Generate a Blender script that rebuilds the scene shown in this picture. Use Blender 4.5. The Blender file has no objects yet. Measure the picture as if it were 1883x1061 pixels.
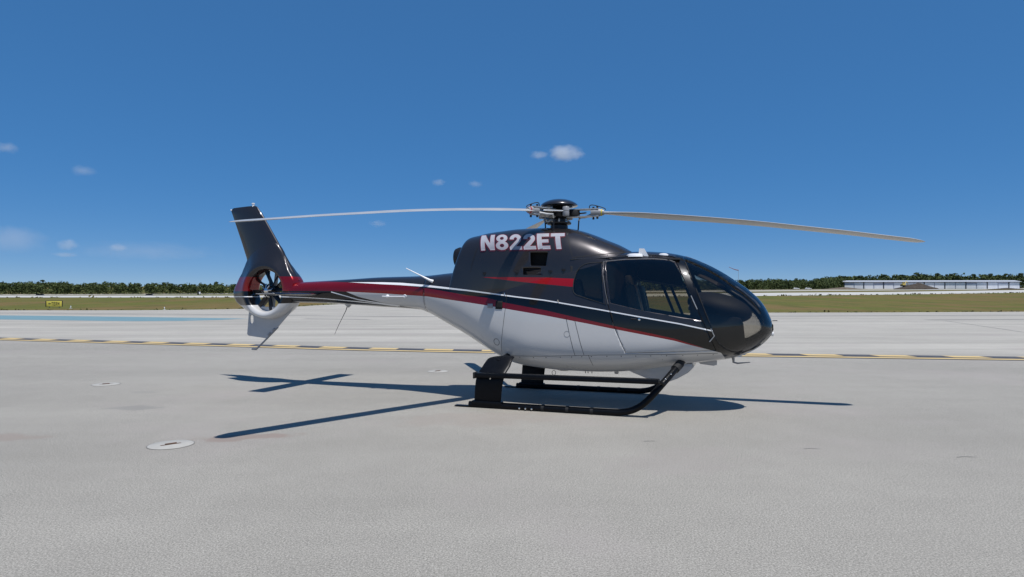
import bpy, bmesh, math, random
import numpy as np
from mathutils import Vector, Matrix, noise
from mathutils.geometry import tessellate_polygon

R = math.radians
rnd = random.Random(7)
scene = bpy.context.scene
COL = scene.collection

# ------------------------------------------------------------------ camera, sky, sun, exposure
cam_d = bpy.data.cameras.new('camera')
cam_d.sensor_fit = 'HORIZONTAL'; cam_d.sensor_width = 36.0
cam_d.lens = 1162.3 * 36.0 / 1883.0
cam_d.clip_start = 0.05; cam_d.clip_end = 40000.0
cam = bpy.data.objects.new('camera', cam_d); COL.objects.link(cam)
cam.location = (0, 0, 1.5587); cam.rotation_euler = (math.pi / 2 + 0.01686, 0, 0)
scene.camera = cam

SUN = Vector((0.2275, -0.3643, 1.0)).normalized()
world = bpy.data.worlds.new('World'); scene.world = world; world.use_nodes = True
wn = world.node_tree; wn.nodes.clear()
sky = wn.nodes.new('ShaderNodeTexSky'); sky.sky_type = 'NISHITA'; sky.sun_disc = False
sky.sun_elevation = math.asin(SUN.z); sky.sun_rotation = math.atan2(SUN.x, SUN.y)
sky.altitude = 6000; sky.air_density = 1.0; sky.dust_density = 0.0; sky.ozone_density = 10.0
bgn = wn.nodes.new('ShaderNodeBackground'); bgn.inputs['Strength'].default_value = 0.10
wo = wn.nodes.new('ShaderNodeOutputWorld')
# tone of the sky as the camera records it: compressed range, richer blue, the same in every direction
gam = wn.nodes.new('ShaderNodeGamma'); gam.inputs[1].default_value = 0.36
hsv = wn.nodes.new('ShaderNodeHueSaturation'); hsv.inputs['Saturation'].default_value = 1.90; hsv.inputs['Hue'].default_value = 0.509; hsv.inputs['Value'].default_value = 3.0
wn.links.new(sky.outputs[0], gam.inputs[0]); wn.links.new(gam.outputs[0], hsv.inputs['Color']); wn.links.new(hsv.outputs[0], bgn.inputs[0]); wn.links.new(bgn.outputs[0], wo.inputs[0])

sun_d = bpy.data.lights.new('sun', 'SUN'); sun_d.energy = 4.6; sun_d.angle = R(0.53); sun_d.color = (1.0, 0.975, 0.945)
sun = bpy.data.objects.new('sun', sun_d); COL.objects.link(sun)
sun.rotation_euler = SUN.to_track_quat('Z', 'Y').to_euler(); sun.location = SUN * 60

vs = scene.view_settings
vs.view_transform = 'Standard'; vs.look = 'None'; vs.exposure = 0.0; vs.gamma = 1.0; vs.use_curve_mapping = False
scene.cycles.use_denoising = True
scene.cycles.max_bounces = 12; scene.cycles.volume_bounces = 8; scene.cycles.transparent_max_bounces = 24

# ------------------------------------------------------------------ helpers
def link(o, parent=None):
    COL.objects.link(o)
    if parent is not None: o.parent = parent
    return o

def tag(o, label=None, cat=None, group=None, kind=None):
    if label: o['label'] = label
    if cat: o['category'] = cat
    if group: o['group'] = group
    if kind: o['kind'] = kind
    return o

def mesh_obj(name, verts, faces, mat, parent=None, smooth=True, angle=None):
    me = bpy.data.meshes.new(name)
    me.from_pydata([tuple(v) for v in verts], [], [tuple(f) for f in faces]); me.validate()
    me.materials.append(mat)
    if smooth: me.shade_smooth()
    o = link(bpy.data.objects.new(name, me), parent)
    if angle is not None: sharpen(me, angle)
    return o

def sharpen(me, deg):
    bm = bmesh.new(); bm.from_mesh(me); c = R(deg)
    for e in bm.edges:
        if len(e.link_faces) == 2 and e.calc_face_angle(0) > c: e.smooth = False
    bm.to_mesh(me); bm.free()

def bm_obj(name, bm, mat, parent=None, smooth=True, angle=40, recalc=True):
    if recalc: bmesh.ops.recalc_face_normals(bm, faces=bm.faces)
    me = bpy.data.meshes.new(name); bm.to_mesh(me); bm.free(); me.materials.append(mat)
    if smooth:
        me.shade_smooth()
        if angle: sharpen(me, angle)
    return link(bpy.data.objects.new(name, me), parent)

def empty(name, loc=(0, 0, 0), rz=0.0):
    o = link(bpy.data.objects.new(name, None)); o.location = loc; o.rotation_euler = (0, 0, rz); o.empty_display_size = 0.3
    return o

def add_box(bm, cx, cy, cz, sx, sy, sz, rot=None, bevel=0.0):
    m = Matrix.Translation((cx, cy, cz)) @ (rot.to_4x4() if rot is not None else Matrix.Identity(4)) @ Matrix.Diagonal((sx, sy, sz, 1))
    r = bmesh.ops.create_cube(bm, size=1.0, matrix=m)
    if bevel > 0:
        es = list({e for v in r['verts'] for e in v.link_edges})
        bmesh.ops.bevel(bm, geom=es, offset=bevel, segments=2, affect='EDGES', profile=0.6)

def add_tube(bm, pts, rad, seg=12, caps=True):
    pts = [Vector(p) for p in pts]; n = len(pts)
    rads = rad if isinstance(rad, (list, tuple)) else [rad] * n
    prev = None; rings = []
    for i, p in enumerate(pts):
        t = (pts[min(i + 1, n - 1)] - pts[max(i - 1, 0)]).normalized()
        if prev is None:
            a = Vector((0, 0, 1)) if abs(t.z) < 0.9 else Vector((1, 0, 0))
            u = t.cross(a).normalized()
        else:
            u = (prev - t * prev.dot(t)).normalized()
        prev = u; v = t.cross(u)
        rings.append([bm.verts.new(p + (u * math.cos(2 * math.pi * k / seg) + v * math.sin(2 * math.pi * k / seg)) * rads[i]) for k in range(seg)])
    for a, b in zip(rings, rings[1:]):
        for k in range(seg): bm.faces.new((a[k], a[(k + 1) % seg], b[(k + 1) % seg], b[k]))
    if caps:
        bm.faces.new(list(reversed(rings[0]))); bm.faces.new(rings[-1])

def add_lathe(bm, prof, seg=32, axis='Z', at=(0, 0, 0)):
    at = Vector(at); rings = []
    def place(r, h, a):
        c, s = r * math.cos(a), r * math.sin(a)
        return at + (Vector((c, s, h)) if axis == 'Z' else Vector((c, h, s)) if axis == 'Y' else Vector((h, c, s)))
    for r, h in prof:
        rings.append([bm.verts.new(place(max(r, 1e-4), h, 2 * math.pi * k / seg)) for k in range(seg)])
    for a, b in zip(rings, rings[1:]):
        for k in range(seg): bm.faces.new((a[k], a[(k + 1) % seg], b[(k + 1) % seg], b[k]))
    if prof[0][0] > 1e-3: bm.faces.new(list(reversed(rings[0])))
    if prof[-1][0] > 1e-3: bm.faces.new(rings[-1])

def add_prism(bm, poly, y0, y1, bevel=0.0):
    """polygon in (x,z) extruded along y"""
    a = [bm.verts.new((x, y0, z)) for x, z in poly]; b = [bm.verts.new((x, y1, z)) for x, z in poly]
    fs = [bm.faces.new(a), bm.faces.new(list(reversed(b)))]
    n = len(poly)
    for i in range(n): fs.append(bm.faces.new((a[i], b[i], b[(i + 1) % n], a[(i + 1) % n])))
    if bevel > 0:
        bmesh.ops.recalc_face_normals(bm, faces=fs)
        bmesh.ops.bevel(bm, geom=list({e for f in fs[:2] for e in f.edges}), offset=bevel, segments=2, affect='EDGES', profile=0.6)

def box_obj(name, c, s, mat, parent=None, bevel=0.0, rot=None):
    bm = bmesh.new(); add_box(bm, *c, *s, rot=rot, bevel=bevel); return bm_obj(name, bm, mat, parent)

def tube_obj(name, pts, rad, mat, parent=None, seg=12):
    bm = bmesh.new(); add_tube(bm, pts, rad, seg); return bm_obj(name, bm, mat, parent, angle=50)

def smooth_path(pts, sub=6):
    P = [Vector(p) for p in pts]; out = []
    for i in range(len(P) - 1):
        p0, p1, p2, p3 = P[max(i - 1, 0)], P[i], P[i + 1], P[min(i + 2, len(P) - 1)]
        for k in range(sub):
            t = k / sub
            out.append(0.5 * ((2 * p1) + (-p0 + p2) * t + (2 * p0 - 5 * p1 + 4 * p2 - p3) * t * t + (-p0 + 3 * p1 - 3 * p2 + p3) * t ** 3))
    out.append(P[-1]); return out

# ------------------------------------------------------------------ materials
def mat_new(name):
    m = bpy.data.materials.new(name); m.use_nodes = True; nt = m.node_tree
    return m, nt, nt.nodes['Principled BSDF'], nt.nodes['Material Output']

def simple(name, col, rough=0.5, metal=0.0, coat=0.0, spec=0.5, var=0.0, scale=6.0, bump=0.0):
    m, nt, b, out = mat_new(name)
    b.inputs['Base Color'].default_value = (*col, 1); b.inputs['Roughness'].default_value = rough
    b.inputs['Metallic'].default_value = metal; b.inputs['Coat Weight'].default_value = coat
    b.inputs['Coat Roughness'].default_value = 0.04; b.inputs['Specular IOR Level'].default_value = spec
    tc = nt.nodes.new('ShaderNodeTexCoord'); nz = nt.nodes.new('ShaderNodeTexNoise')
    nz.inputs['Scale'].default_value = scale; nz.inputs['Detail'].default_value = 5
    nt.links.new(tc.outputs['Object'], nz.inputs['Vector'])
    if var > 0:
        mr = nt.nodes.new('ShaderNodeMapRange'); mr.inputs[1].default_value = 0.3; mr.inputs[2].default_value = 0.7
        mr.inputs[3].default_value = 1 - var; mr.inputs[4].default_value = 1 + var
        nt.links.new(nz.outputs[0], mr.inputs[0])
        mx = nt.nodes.new('ShaderNodeVectorMath'); mx.operation = 'SCALE'; mx.inputs[0].default_value = col
        nt.links.new(mr.outputs[0], mx.inputs['Scale']); nt.links.new(mx.outputs[0], b.inputs['Base Color'])
    if bump > 0:
        bp = nt.nodes.new('ShaderNodeBump'); bp.inputs['Strength'].default_value = bump; bp.inputs['Distance'].default_value = 0.01
        nt.links.new(nz.outputs[0], bp.inputs['Height']); nt.links.new(bp.outputs[0], b.inputs['Normal'])
    return m

class NG:
    """small node-math helper"""
    def __init__(s, nt): s.nt = nt
    def _in(s, sock, v):
        if isinstance(v, (int, float)): sock.default_value = v
        else: s.nt.links.new(v, sock)
    def math(s, op, a, b=0.0, c=None):
        n = s.nt.nodes.new('ShaderNodeMath'); n.operation = op
        s._in(n.inputs[0], a); s._in(n.inputs[1], b)
        if c is not None: s._in(n.inputs[2], c)
        return n.outputs[0]
    def gt(s, a, b): return s.math('GREATER_THAN', a, b)
    def lt(s, a, b): return s.math('LESS_THAN', a, b)
    def mul(s, *a):
        o = a[0]
        for x in a[1:]: o = s.math('MULTIPLY', o, x)
        return o
    def mix(s, f, a, b):
        n = s.nt.nodes.new('ShaderNodeMix'); n.data_type = 'RGBA'
        s._in(n.inputs[0], f)
        for sock, v in ((n.inputs[6], a), (n.inputs[7], b)):
            if isinstance(v, tuple): sock.default_value = (*v, 1)
            else: s.nt.links.new(v, sock)
        return n.outputs[2]
    def fmix(s, f, a, b):
        n = s.nt.nodes.new('ShaderNodeMix'); n.data_type = 'FLOAT'
        s._in(n.inputs[0], f); s._in(n.inputs[2], a); s._in(n.inputs[3], b); return n.outputs[0]
    def noise(s, vec, scale, detail=4, rough=0.5):
        n = s.nt.nodes.new('ShaderNodeTexNoise'); n.inputs['Scale'].default_value = scale
        n.inputs['Detail'].default_value = detail; n.inputs['Roughness'].default_value = rough
        s.nt.links.new(vec, n.inputs['Vector']); return n.outputs[0]
    def rng(s, v, a, b, c, d, clamp=True):
        n = s.nt.nodes.new('ShaderNodeMapRange'); n.clamp = clamp
        s._in(n.inputs[0], v)
        for i, x in enumerate((a, b, c, d)): s._in(n.inputs[i + 1], x)
        return n.outputs[0]
    def smooth(s, v, a, b):
        n = s.nt.nodes.new('ShaderNodeMapRange'); n.interpolation_type = 'SMOOTHSTEP'
        s._in(n.inputs[0], v); n.inputs[1].default_value = a; n.inputs[2].default_value = b; return n.outputs[0]

X0, X1, ZR = -6.8, 3.3, 3.6
def curve_fn(g, x, pts):
    """z = f(x) as a Float Curve node in body coordinates"""
    xn = g.rng(x, X0, X1, 0.0, 1.0)
    n = g.nt.nodes.new('ShaderNodeFloatCurve'); c = n.mapping.curves[0]
    P = [((px - X0) / (X1 - X0), pz / ZR) for px, pz in sorted(pts)]
    if P[0][0] > 0.001: P.insert(0, (0.0, P[0][1]))
    if P[-1][0] < 0.999: P.append((1.0, P[-1][1]))
    while len(c.points) < len(P): c.points.new(0.5, 0.5)
    for cp, (a, b) in zip(c.points, P): cp.location = (a, b); cp.handle_type = 'VECTOR'
    n.mapping.update(); g.nt.links.new(xn, n.inputs['Value'])
    return g.math('MULTIPLY', n.outputs[0], ZR)

CHAR, BLACK, RED, WHITE = (0.030, 0.027, 0.029), (0.003, 0.003, 0.0035), (0.22, 0.003, 0.007), (0.55, 0.54, 0.525)
def livery():
    m, nt, b, out = mat_new('livery_paint'); g = NG(nt)
    tc = nt.nodes.new('ShaderNodeTexCoord'); sx = nt.nodes.new('ShaderNodeSeparateXYZ')
    nt.links.new(tc.outputs['Object'], sx.inputs[0]); X, Z = sx.outputs[0], sx.outputs[2]
    L1 = curve_fn(g, X, [(-3.68, 1.85), (-3.036, 1.827), (-2.65, 1.811), (-2.124, 1.772), (-1.33, 1.694), (-0.959, 1.65), (-0.464, 1.591), (-0.033, 1.544), (0.215, 1.505), (0.768, 1.415), (1.368, 1.311), (1.87, 1.226), (2.30, 1.132)])
    LW = curve_fn(g, X, [(-3.70, 0.0), (-3.0, 0.017), (-2.6, 0.020), (-1.33, 0.011), (-0.4, 0.0085), (2.3, 0.0085)])
    RT = curve_fn(g, X, [(-6.7, 1.975), (-4.85, 1.965), (-4.5, 1.878), (-4.216, 1.871), (-3.658, 1.845), (-3.03, 1.81), (-2.645, 1.793), (-2.118, 1.735), (-1.323, 1.618), (-0.954, 1.576), (-0.688, 1.511), (-0.031, 1.402), (0.456, 1.298), (0.973, 1.19), (1.512, 1.087), (1.797, 1.026), (2.144, 0.915), (2.18, 0.89), (2.43, 0.815), (2.46, 0.0)])
    RB = curve_fn(g, X, [(-6.7, 1.708), (-4.6, 1.704), (-4.074, 1.701), (-3.675, 1.685), (-3.016, 1.657), (-2.115, 1.603), (-1.32, 1.509), (-0.951, 1.461), (-0.686, 1.422), (-0.031, 1.326), (0.612, 1.215), (0.973, 1.147), (1.511, 1.051), (1.795, 0.998), (2.144, 0.905), (2.18, 0.895), (2.43, 0.82), (2.46, 0.0)])
    SW = curve_fn(g, X, [(-3.72, 1.69), (-3.698, 1.681), (-3.473, 1.599), (-3.056, 1.506), (-2.717, 1.45), (-2.381, 1.401), (-2.3, 1.30), (-2.2, 0.2)])
    C1 = curve_fn(g, X, [(-4.06, 1.70), (-4.04, 1.686), (-3.707, 1.606), (-3.489, 1.55), (-3.066, 1.491), (-2.722, 1.446)])
    C2 = curve_fn(g, X, [(-6.5, 1.604), (-5.151, 1.604), (-4.619, 1.588), (-4.159, 1.564), (-3.605, 1.522), (-3.076, 1.477), (-2.75, 1.44)])
    BB = curve_fn(g, X, [(-6.6, 1.442), (-5.95, 1.442), (-4.98, 1.486), (-4.87, 1.495), (-4.83, 1.42), (-4.35, 1.44), (-4.214, 1.500), (-3.765, 1.479), (-3.112, 1.444), (-2.723, 1.413), (-2.4, 1.37), (-2.3, 1.2)])
    WT = curve_fn(g, X, [(-1.09, 1.896), (-0.057, 1.877), (0.40, 1.852)])
    WB = curve_fn(g, X, [(-1.09, 1.897), (-0.396, 1.813), (0.41, 1.732)])
    col = g.mix(g.mul(g.lt(Z, L1), g.gt(X, -3.68)), CHAR, BLACK)
    # wear-free pearl charcoal with faint cloudiness
    isred = g.mul(g.lt(Z, RT), g.gt(Z, RB))
    col = g.mix(isred, col, RED)
    low = g.lt(Z, RB)
    sw = g.mul(low, g.gt(X, -3.72), g.gt(Z, SW))
    blk = g.math('SUBTRACT', low, sw)
    col = g.mix(blk, col, BLACK)
    white = g.math('MAXIMUM', sw, g.mul(blk, g.lt(Z, BB)))
    line1 = g.mul(g.lt(g.math('ABSOLUTE', g.math('SUBTRACT', Z, L1)), LW), g.lt(X, 2.29))
    c1 = g.mul(g.lt(g.math('ABSOLUTE', g.math('SUBTRACT', Z, C1)), 0.0085), g.gt(X, -4.03), g.lt(X, -2.72))
    c2 = g.mul(g.lt(g.math('ABSOLUTE', g.math('SUBTRACT', Z, C2)), 0.0075), g.lt(X, -2.76))
    white = g.math('MAXIMUM', white, g.math('MAXIMUM', line1, g.math('MAXIMUM', c1, c2)))
    wedge = g.mul(g.lt(Z, WT), g.gt(Z, WB), g.gt(X, -1.08), g.lt(X, 0.42))
    col = g.mix(wedge, col, (0.40, 0.005, 0.010))
    nose = g.gt(X, g.math('ADD', 1.80, g.math('MULTIPLY', g.math('SUBTRACT', 2.12, Z), 0.385)))
    col = g.mix(g.mul(nose, g.gt(Z, RT)), col, BLACK)
    col = g.mix(white, col, WHITE)
    col = g.mix(g.math('MAXIMUM', line1, g.math('MAXIMUM', c1, c2)), col, (0.80, 0.80, 0.80))
    # film of dust and hand marks, very faint
    nz = g.noise(tc.outputs['Object'], 3.0, 6, 0.6)
    col = g.mix(g.rng(nz, 0.45, 0.8, 0.0, 0.012), col, (0.30, 0.28, 0.25))
    nt.links.new(col, b.inputs['Base Color'])
    met = g.fmix(white, 0.45, 0.0)
    nt.links.new(met, b.inputs['Metallic'])
    nt.links.new(g.rng(nz, 0.3, 0.8, 0.26, 0.36), b.inputs['Roughness'])
    b.inputs['Coat Weight'].default_value = 0.8; b.inputs['Coat Roughness'].default_value = 0.03; b.inputs['Specular IOR Level'].default_value = 0.25
    return m

def glass_mat(name, tint, extra=0.0):
    m = bpy.data.materials.new(name); m.use_nodes = True; nt = m.node_tree; nt.nodes.clear()
    out = nt.nodes.new('ShaderNodeOutputMaterial'); mx = nt.nodes.new('ShaderNodeMixShader')
    tr = nt.nodes.new('ShaderNodeBsdfTransparent'); gl = nt.nodes.new('ShaderNodeBsdfGlossy'); fr = nt.nodes.new('ShaderNodeFresnel')
    tr.inputs[0].default_value = (*tint, 1); gl.inputs['Roughness'].default_value = 0.015; gl.inputs[0].default_value = (0.95, 0.97, 1, 1)
    fr.inputs['IOR'].default_value = 1.5
    g = NG(nt); f = g.math('MINIMUM', g.math('ADD', g.math('MULTIPLY', fr.outputs[0], 1.25), extra), 1.0)
    nt.links.new(f, mx.inputs[0]); nt.links.new(tr.outputs[0], mx.inputs[1]); nt.links.new(gl.outputs[0], mx.inputs[2]); nt.links.new(mx.outputs[0], out.inputs[0])
    return m

M = {}
M['livery'] = livery()
M['glass'] = glass_mat('windscreen_glass', (0.62, 0.60, 0.56))
M['glass_dark'] = glass_mat('tinted_window_glass', (0.58, 0.55, 0.46))
M['black_gloss'] = simple('black_gloss_paint', (0.006, 0.006, 0.007), 0.25, 0, 1.0)
M['skid'] = simple('skid_black_paint', (0.004, 0.0045, 0.006), 0.38, 0, 0.0, spec=0.16, var=0.3, scale=20)
M['rubber'] = simple('black_rubber', (0.010, 0.010, 0.010), 0.75)
M['seam'] = simple('panel_gap', (0.012, 0.012, 0.012), 0.8)
M['void'] = simple('dark_opening', (0.004, 0.004, 0.004), 0.9)
M['interior'] = simple('cabin_black_trim', (0.010, 0.010, 0.011), 0.7, var=0.2, scale=30)
M['seat'] = simple('dark_leather', (0.055, 0.045, 0.036), 0.45, var=0.2, scale=14)
M['tan'] = simple('tan_leather', (0.36, 0.24, 0.15), 0.5, var=0.15, scale=14)
M['grey_trim'] = simple('grey_plastic', (0.16, 0.16, 0.17), 0.4)
M['blade'] = simple('rotor_blade_grey', (0.42, 0.42, 0.41), 0.38, 0.0, 0.3, var=0.06, scale=4)
M['alloy'] = simple('light_alloy', (0.42, 0.42, 0.41), 0.35, 0.6, var=0.1, scale=40)
M['greypaint'] = simple('grey_enamel', (0.27, 0.27, 0.275), 0.4, var=0.08, scale=30)
M['chrome'] = simple('bright_metal', (0.75, 0.74, 0.72), 0.18, 1.0)
M['darkmetal'] = simple('dark_metal', (0.02, 0.02, 0.023), 0.4, 0.5, var=0.25, scale=40)
M['charcoal'] = simple('charcoal_gloss', (0.030, 0.028, 0.030), 0.28, 0.45, 1.0)
M['white'] = simple('white_enamel', (0.78, 0.78, 0.78), 0.35, 0, 0.4)
M['greywhite'] = simple('pale_grey_enamel', (0.40, 0.405, 0.415), 0.35, 0, 0.6, var=0.05, scale=5)
M['red'] = simple('red_paint', (0.42, 0.008, 0.010), 0.4, 0, 0.5)
M['yellow'] = simple('yellow_tape', (0.62, 0.50, 0.04), 0.5)
M['lens'] = simple('clear_lens', (0.8, 0.82, 0.85), 0.1, 0, 1.0)

# ------------------------------------------------------------------ the ground and its surfaces
def gz(y):
    if y < 60: return 0.0
    if y < 104: return 0.0224 * (y - 60) ** 2 / 88
    return 0.0224 * (y - 82)
YCUTS = [60, 64, 68, 72, 76, 80, 84, 88, 92, 96, 100, 104, 125, 150, 180, 220, 280, 350, 450, 600, 800]

def sheet(name, poly, dz, mat, parent=None, cuts=True, kind='structure', label=None):
    """flat polygon laid on the ground profile, cut where the profile bends"""
    tri = tessellate_polygon([[Vector((x, y, 0)) for x, y in poly]])
    bm = bmesh.new(); vs_ = [bm.verts.new((x, y, 0)) for x, y in poly]
    for t in tri:
        try: bm.faces.new([vs_[i] for i in t])
        except ValueError: pass
    if cuts:
        for yc in YCUTS:
            bmesh.ops.bisect_plane(bm, geom=bm.verts[:] + bm.edges[:] + bm.faces[:], plane_co=(0, yc, 0), plane_no=(0, 1, 0))
    for v in bm.verts: v.co.z = gz(v.co.y) + dz
    for f in bm.faces:
        f.normal_update()
        if f.normal.z < 0: f.normal_flip()
    o = bm_obj(name, bm, mat, parent, smooth=False, recalc=False)
    if kind and parent is None: o['kind'] = kind
    return o

def grass_mat():
    m, nt, b, out = mat_new('airfield_grass'); g = NG(nt)
    tc = nt.nodes.new('ShaderNodeTexCoord'); mp = nt.nodes.new('ShaderNodeMapping'); mp.inputs['Scale'].default_value = (1.0, 0.28, 1)
    nt.links.new(tc.outputs['Object'], mp.inputs[0]); v = mp.outputs[0]
    n1 = g.noise(v, 0.055, 8, 0.65); n2 = g.noise(v, 0.33, 7, 0.7); n3 = g.noise(tc.outputs['Object'], 6.0, 3)
    c = g.mix(g.smooth(n1, 0.38, 0.62), (0.090, 0.105, 0.018), (0.150, 0.098, 0.040))
    c = g.mix(g.mul(g.smooth(n2, 0.45, 0.62), 0.8), c, (0.062, 0.072, 0.016))
    c = g.mix(g.rng(n3, 0.35, 0.75, 0.0, 0.5), c, (0.21, 0.175, 0.072))
    nt.links.new(c, b.inputs['Base Color']); b.inputs['Roughness'].default_value = 1.0; b.inputs['Specular IOR Level'].default_value = 0.1
    bp = nt.nodes.new('ShaderNodeBump'); bp.inputs['Strength'].default_value = 0.7; bp.inputs['Distance'].default_value = 0.15
    nt.links.new(n2, bp.inputs['Height']); nt.links.new(bp.outputs[0], b.inputs['Normal'])
    return m

def apron_mat():
    m, nt, b, out = mat_new('apron_concrete'); g = NG(nt)
    tc = nt.nodes.new('ShaderNodeTexCoord'); P = tc.outputs['Object']
    sx = nt.nodes.new('ShaderNodeSeparateXYZ'); nt.links.new(P, sx.inputs[0]); X, Y = sx.outputs[0], sx.outputs[1]
    mp = nt.nodes.new('ShaderNodeMapping'); mp.inputs['Rotation'].default_value = (0, 0, R(9)); mp.inputs['Scale'].default_value = (0.022, 0.33, 1)
    nt.links.new(P, mp.inputs[0]); streak = g.noise(mp.outputs[0], 1.0, 7, 0.62)
    mp2 = nt.nodes.new('ShaderNodeMapping'); mp2.inputs['Rotation'].default_value = (0, 0, R(-4)); mp2.inputs['Scale'].default_value = (0.05, 0.9, 1)
    nt.links.new(P, mp2.inputs[0]); streak2 = g.noise(mp2.outputs[0], 1.0, 5, 0.6)
    big = g.noise(P, 0.22, 5, 0.55); mid = g.noise(P, 2.2, 5, 0.6); agg = g.noise(P, 78.0, 5, 0.9)
    vor = nt.nodes.new('ShaderNodeTexVoronoi'); vor.inputs['Scale'].default_value = 110.0; nt.links.new(P, vor.inputs['Vector'])
    # the marked line divides the older, darker apron (near) from the paler taxiway (far)
    edge = g.math('ADD', g.math('MULTIPLY', X, -0.27), 19.0)
    far = g.smooth(g.math('SUBTRACT', Y, edge), -2.5, 3.0)
    base = g.fmix(far, 0.318, 0.384)
    base = g.mul(base, g.rng(big, 0.3, 0.7, 0.92, 1.07))
    base = g.mul(base, g.rng(mid, 0.3, 0.7, 0.965, 1.035))
    st = g.fmix(far, 0.075, 0.17)
    base = g.mul(base, g.math('ADD', 1.0, g.mul(st, g.rng(streak, 0.3, 0.7, -1.0, 0.7))))
    base = g.mul(base, g.math('ADD', 1.0, g.mul(g.fmix(far, 0.03, 0.09), g.rng(streak2, 0.35, 0.65, -1.0, 0.8))))
    sp = g.fmix(far, 0.85, 0.22)
    base = g.mul(base, g.math('ADD', 1.0, g.mul(sp, g.rng(agg, 0.30, 0.70, -1.0, 1.0))))
    base = g.mul(base, g.math('ADD', 1.0, g.mul(g.fmix(far, 0.16, 0.05), g.rng(vor.outputs['Distance'], 0.1, 0.75, 0.6, -1.0))))
    pits = g.smooth(g.noise(P, 9.0, 4, 0.8), 0.74, 0.80)
    base = g.mul(base, g.rng(pits, 0, 1, 1.0, 0.72))
    specks = g.smooth(g.noise(P, 22.0, 2, 0.5), 0.775, 0.80)
    base = g.mul(base, g.rng(specks, 0, 1, 1.0, 0.45))
    pale = g.smooth(g.noise(P, 17.0, 2, 0.5), 0.77, 0.80)
    base = g.mul(base, g.rng(pale, 0, 1, 1.0, 1.25))
    cc = nt.nodes.new('ShaderNodeCombineColor')
    nt.links.new(g.mul(base, 1.02), cc.inputs[0]); nt.links.new(g.mul(base, 0.958), cc.inputs[1]); nt.links.new(g.mul(base, 0.835), cc.inputs[2])
    col = cc.outputs[0]
    col = g.mix(g.mul(g.smooth(g.noise(P, 0.35, 4, 0.6), 0.50, 0.68), 0.35), col, (0.335, 0.298, 0.275))
    # soaked-in stains, each with its own outline
    warp = g.noise(P, 3.0, 4, 0.6)
    for (cx, cy, rx, ry, rot, c, a) in ((-3.05, 7.15, 0.62, 0.19, 0.25, (0.246, 0.193, 0.164), 0.75), (-5.75, 7.15, 0.5, 0.2, 0.1, (0.254, 0.205, 0.176), 0.55),
                                        (-5.4, 9.1, 0.42, 0.20, 0.1, (0.213, 0.205, 0.188), 0.6), (-6.2, 10.6, 0.28, 0.16, 0.0, (0.230, 0.221, 0.200), 0.4),
                                        (-0.4, 8.3, 1.2, 0.5, 0.2, (0.279, 0.234, 0.200), 0.35), (1.6, 6.1, 0.8, 0.5, 0.5, (0.295, 0.262, 0.240), 0.3)):
        mpp = nt.nodes.new('ShaderNodeMapping'); mpp.vector_type = 'TEXTURE'
        mpp.inputs['Location'].default_value = (cx, cy, 0); mpp.inputs['Rotation'].default_value = (0, 0, rot); mpp.inputs['Scale'].default_value = (rx, ry, 1)
        nt.links.new(P, mpp.inputs[0])
        ln = nt.nodes.new('ShaderNodeVectorMath'); ln.operation = 'LENGTH'; nt.links.new(mpp.outputs[0], ln.inputs[0])
        f = g.smooth(g.math('ADD', ln.outputs['Value'], g.rng(warp, 0.3, 0.7, -0.45, 0.45)), 1.15, 0.55)
        col = g.mix(g.mul(f, a), col, c)
    nt.links.new(col, b.inputs['Base Color']); b.inputs['Roughness'].default_value = 0.88; b.inputs['Specular IOR Level'].default_value = 0.25
    bp = nt.nodes.new('ShaderNodeBump'); bp.inputs['Strength'].default_value = 0.30; bp.inputs['Distance'].default_value = 0.004
    nt.links.new(g.math('ADD', agg, g.mul(vor.outputs['Distance'], -0.7)), bp.inputs['Height']); nt.links.new(bp.outputs[0], b.inputs['Normal'])
    return m

def paint_mat(name, col, wear=0.35, under=(0.40, 0.39, 0.38), scale=3.0):
    m, nt, b, out = mat_new(name); g = NG(nt)
    tc = nt.nodes.new('ShaderNodeTexCoord'); P = tc.outputs['Object']
    n = g.noise(P, scale, 7, 0.7); n2 = g.noise(P, 0.5, 4)
    c = g.mix(g.mul(g.smooth(n, 0.52, 0.72), wear), col, under)
    c = g.mix(g.rng(n2, 0.3, 0.7, 0.0, 0.2), c, tuple(x * 0.6 for x in col))
    nt.links.new(c, b.inputs['Base Color']); b.inputs['Roughness'].default_value = 0.7
    return m

M['grass'] = grass_mat(); M['apron'] = apron_mat()
M['runway'] = simple('pale_runway_concrete', (0.47, 0.455, 0.42), 0.9, var=0.08, scale=0.05)
M['paint_yellow'] = paint_mat('yellow_marking', (0.62, 0.45, 0.19), 0.55)
M['paint_black'] = paint_mat('black_marking', (0.06, 0.06, 0.066), 0.35)
M['paint_blue'] = paint_mat('blue_marking', (0.150, 0.262, 0.292), 0.45, scale=0.35)
M['joint'] = simple('joint_sealant', (0.16, 0.155, 0.145), 0.9)
M['sand'] = simple('sandy_scrub_soil', (0.30, 0.27, 0.20), 1.0, var=0.2, scale=0.2)

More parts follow.
